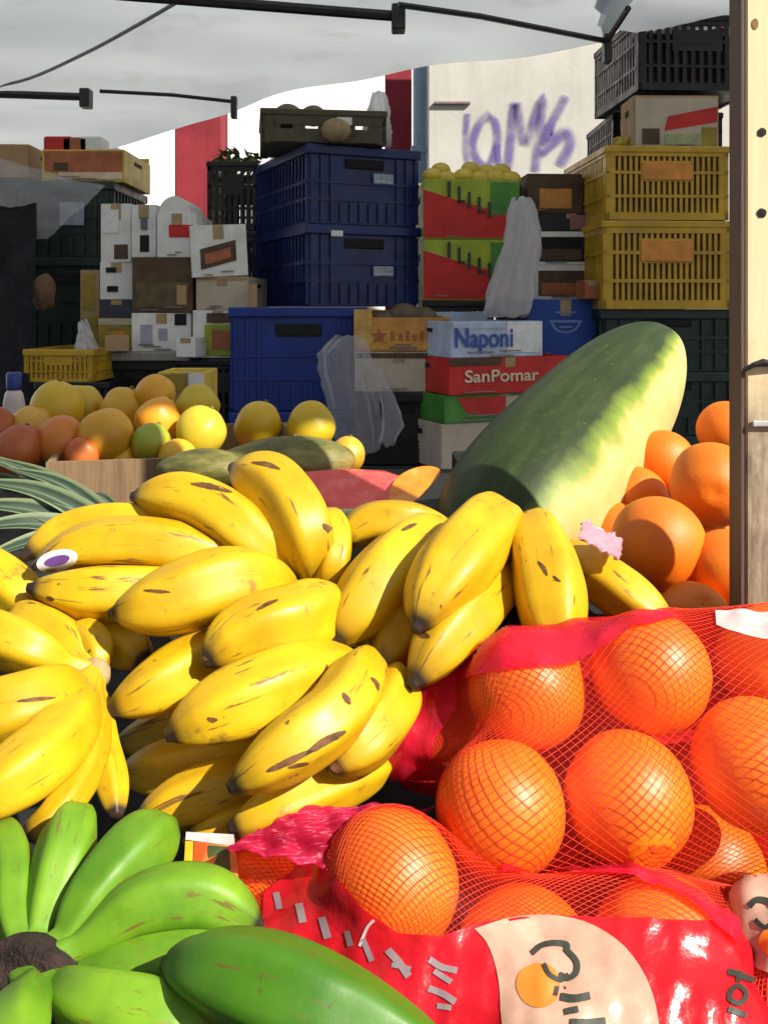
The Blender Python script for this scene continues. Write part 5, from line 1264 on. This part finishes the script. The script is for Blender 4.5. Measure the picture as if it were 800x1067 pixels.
# red watermelon slice and orange papaya slice
def wedge(name, lab, cat, pts, Yn, thick, mflesh, mrind, lean=.05):
    """a flat cut slice: outline of the cut face, rind along its back edge"""
    root = empty(name, (0, 0, 0)); tag(root, lab, cat); f0 = [P(x, y, Yn+(530-y)*lean*.03) for x, y in pts]; n = len(f0)
    bk = [p+np.array([0, thick, -.012]) for p in f0]; mb = MB(); mb.add(f0+bk, [tuple(range(n)), tuple(range(2*n-1, n-1, -1))]+[(i, n+i, n+(i+1) % n, (i+1) % n) for i in range(n)]); mb.build('flesh', mflesh, root)
    return root, f0
def flesh(name, c1, c2):
    m, nt, b = nodes(name); c = ramp(nt, noise(nt, 60, 6, rough=.7), [(.3, c1), (.7, c2)]); c = mixc(nt, ramp(nt, noise(nt, 24, 3), [(.6, 0.0), (.75, .5)]), c, tuple(min(1, x*1.3+.1) for x in c2))
    nt.links.new(c, b.inputs['Base Color']); b.inputs['Roughness'].default_value = .25; b.inputs['Subsurface Weight'].default_value = .15; b.inputs['Subsurface Radius'].default_value = (.01, .002, .002); bump(nt, b, noise(nt, 90, 4), .3, .002); return m
M_rflesh = flesh('red_watermelon_flesh', (.78, .045, .05), (.90, .15, .13)); M_oflesh = flesh('orange_papaya_flesh', (.75, .18, .01), (.85, .30, .03))
r1, f0 = wedge('watermelon_slice', 'red watermelon slice under clear wrap behind the bananas', 'watermelon slice', [(300, 508), (312, 492), (350, 489), (400, 492), (425, 500), (412, 522), (395, 530), (345, 530)], .98, .08, M_rflesh, None)
mb = MB(); lo = [f0[0], f0[7], f0[6], f0[5]]
for k, mm in ((1, 0),): mb.tube([p+np.array([0, -.003, -.004]) for p in lo], .0045, 8)
mb.build('rind', mat('pale_rind', (.52, .58, .34), .5, .2, 30, .1), r1)
wedge('papaya_slice', 'orange papaya slice leaning at the right end of the red slice', 'papaya slice', [tuple(q) for q in crom([(404, 526), (407, 508), (418, 494), (438, 486), (455, 487), (458, 494), (446, 508), (432, 522), (416, 530)], 26)], .965, .05, M_oflesh, None)
# pink and white crumpled wrapper
sh = cloth_grid([P(600, 562, .735), P(642, 588, .735), P(604, 546, .765), P(646, 566, .765)], 12, 10, .012, 6, 21, .0006)
o = sh.build('wrapper', film_mat('pink_white_wrapper', (.74, .36, .44), .95, .3, (1, 1, 1)), smooth=True); tag(o, 'crumpled pink and white wrapper between banana and loose oranges', 'wrapper')

# pineapple at the left edge: only the crown of leaves reaches the picture
def leaf_mat():
    m, nt, b = nodes('grey_green_leaf'); uv = nt.nodes.new('ShaderNodeUVMap'); sx = nt.nodes.new('ShaderNodeSeparateXYZ'); nt.links.new(uv.outputs[0], sx.inputs[0])
    wv = ramp(nt, sx.outputs[1], [(0, (.22, .27, .14)), (.12, (.18, .24, .12)), (.20, (.015, .036, .018)), (.42, (.032, .062, .034)), (.5, (.13, .17, .11)), (.58, (.032, .062, .034)), (.80, (.014, .032, .016)), (.89, (.16, .22, .11)), (1, (.24, .28, .15))])
    c = mixc(nt, ramp(nt, noise(nt, 40, 5), [(.4, 0.0), (.7, .3)]), wv, (.10, .13, .07)); nt.links.new(c, b.inputs['Base Color']); b.inputs['Roughness'].default_value = .45; return m
M_leaf = leaf_mat()
hub = P(128, 582, .93)
root = empty('pineapple', hub); tag(root, 'pineapple at the left edge with only its grey green leaves in view', 'pineapple')
bd = lathe_fruit(.055, ax=(1.5, 1, 1), seg=28, rings=20, seed=9, lump=.04).build('fruit_body', mat('pineapple_skin', (.35, .22, .04), .6, .5, 60, .6), root, smooth=True); bd.location = (.07, .04, -.05)
for k, (tx, ty, tY, w_) in enumerate([(-40, 466, 1.02, .014), (-12, 474, .99, .014), (4, 486, .97, .014), (-44, 500, .95, .016), (-60, 525, .92, .017), (-60, 556, .89, .017), (-40, 590, .87, .016), (34, 500, 1.0, .011), (-52, 486, 1.03, .014), (92, 512, 1.0, .009)]):
    tip = P(tx, ty, tY)-hub; st = np.array([.0, .0, .0])+np.array([.01, .004*(k % 3), .004*(k % 4)]); mid = (st+tip)/2+np.array([0, 0, .018]); pts = crom([st, mid, tip], 16); mb = MB(); vs = []; uv = []
    n = len(pts)
    for i, p in enumerate(pts):
        t = pts[min(i+1, n-1)]-pts[max(i-1, 0)]; t /= np.linalg.norm(t); sd = np.cross(t, (0, -.6, .8)); sd /= np.linalg.norm(sd); up = np.cross(sd, t); ww = w_*(1-(i/(n-1))**1.8)*(.9 if i else .8)
        for e in (-1, -.5, 0, .5, 1): vs.append(p+sd*ww*e+up*ww*.45*(e*e)); uv.append((i/n, (e+1)/2))
    mb.add(vs, [(5*i+j, 5*i+j+1, 5*i+j+6, 5*i+j+5) for i in range(n-1) for j in range(4)], uv); mb.build('leaf', M_leaf, root, smooth=True)

# ------------------------------------------------------------------ light, sky, camera
SUN_D = Vector((.62, -.48, .62)).normalized()      # towards the sun: right, a little behind the camera
el = math.asin(SUN_D.z); az = math.atan2(SUN_D.x, SUN_D.y)
sun = bpy.data.lights.new('sun', 'SUN'); sun.energy = 5.0; sun.angle = R(.6); sun.color = (1, .93, .82)
so = bpy.data.objects.new('sun', sun); COL.objects.link(so); so.rotation_euler = SUN_D.to_track_quat('Z', 'Y').to_euler(); so.location = (4, -3, 6)
w = bpy.data.worlds.new('World'); scene.world = w; w.use_nodes = True; nt = w.node_tree
bg = nt.nodes['Background']; sk = nt.nodes.new('ShaderNodeTexSky'); sk.sky_type = 'NISHITA'; sk.sun_disc = False; sk.sun_elevation = el; sk.sun_rotation = az
sk.air_density = 1.0; sk.dust_density = 1.5
nt.links.new(sk.outputs[0], bg.inputs[0]); bg.inputs[1].default_value = .055
cam = bpy.data.cameras.new('camera'); cam.sensor_fit = 'VERTICAL'; cam.sensor_height = 36; cam.lens = 36*F/1067; cam.shift_y = -(533.5-HZ)/1067
cam.clip_start = .02; cam.clip_end = 1000
co = bpy.data.objects.new('camera', cam); COL.objects.link(co); co.location = (0, 0, CZ); co.rotation_euler = (R(90), 0, 0); scene.camera = co
vs_ = scene.view_settings; vs_.view_transform = 'Standard'; vs_.look = 'None'; vs_.exposure = .58; vs_.gamma = 1
scene.cycles.max_bounces = 8; scene.cycles.transparent_max_bounces = 16; scene.cycles.diffuse_bounces = 4
scene.cycles.use_denoising = True
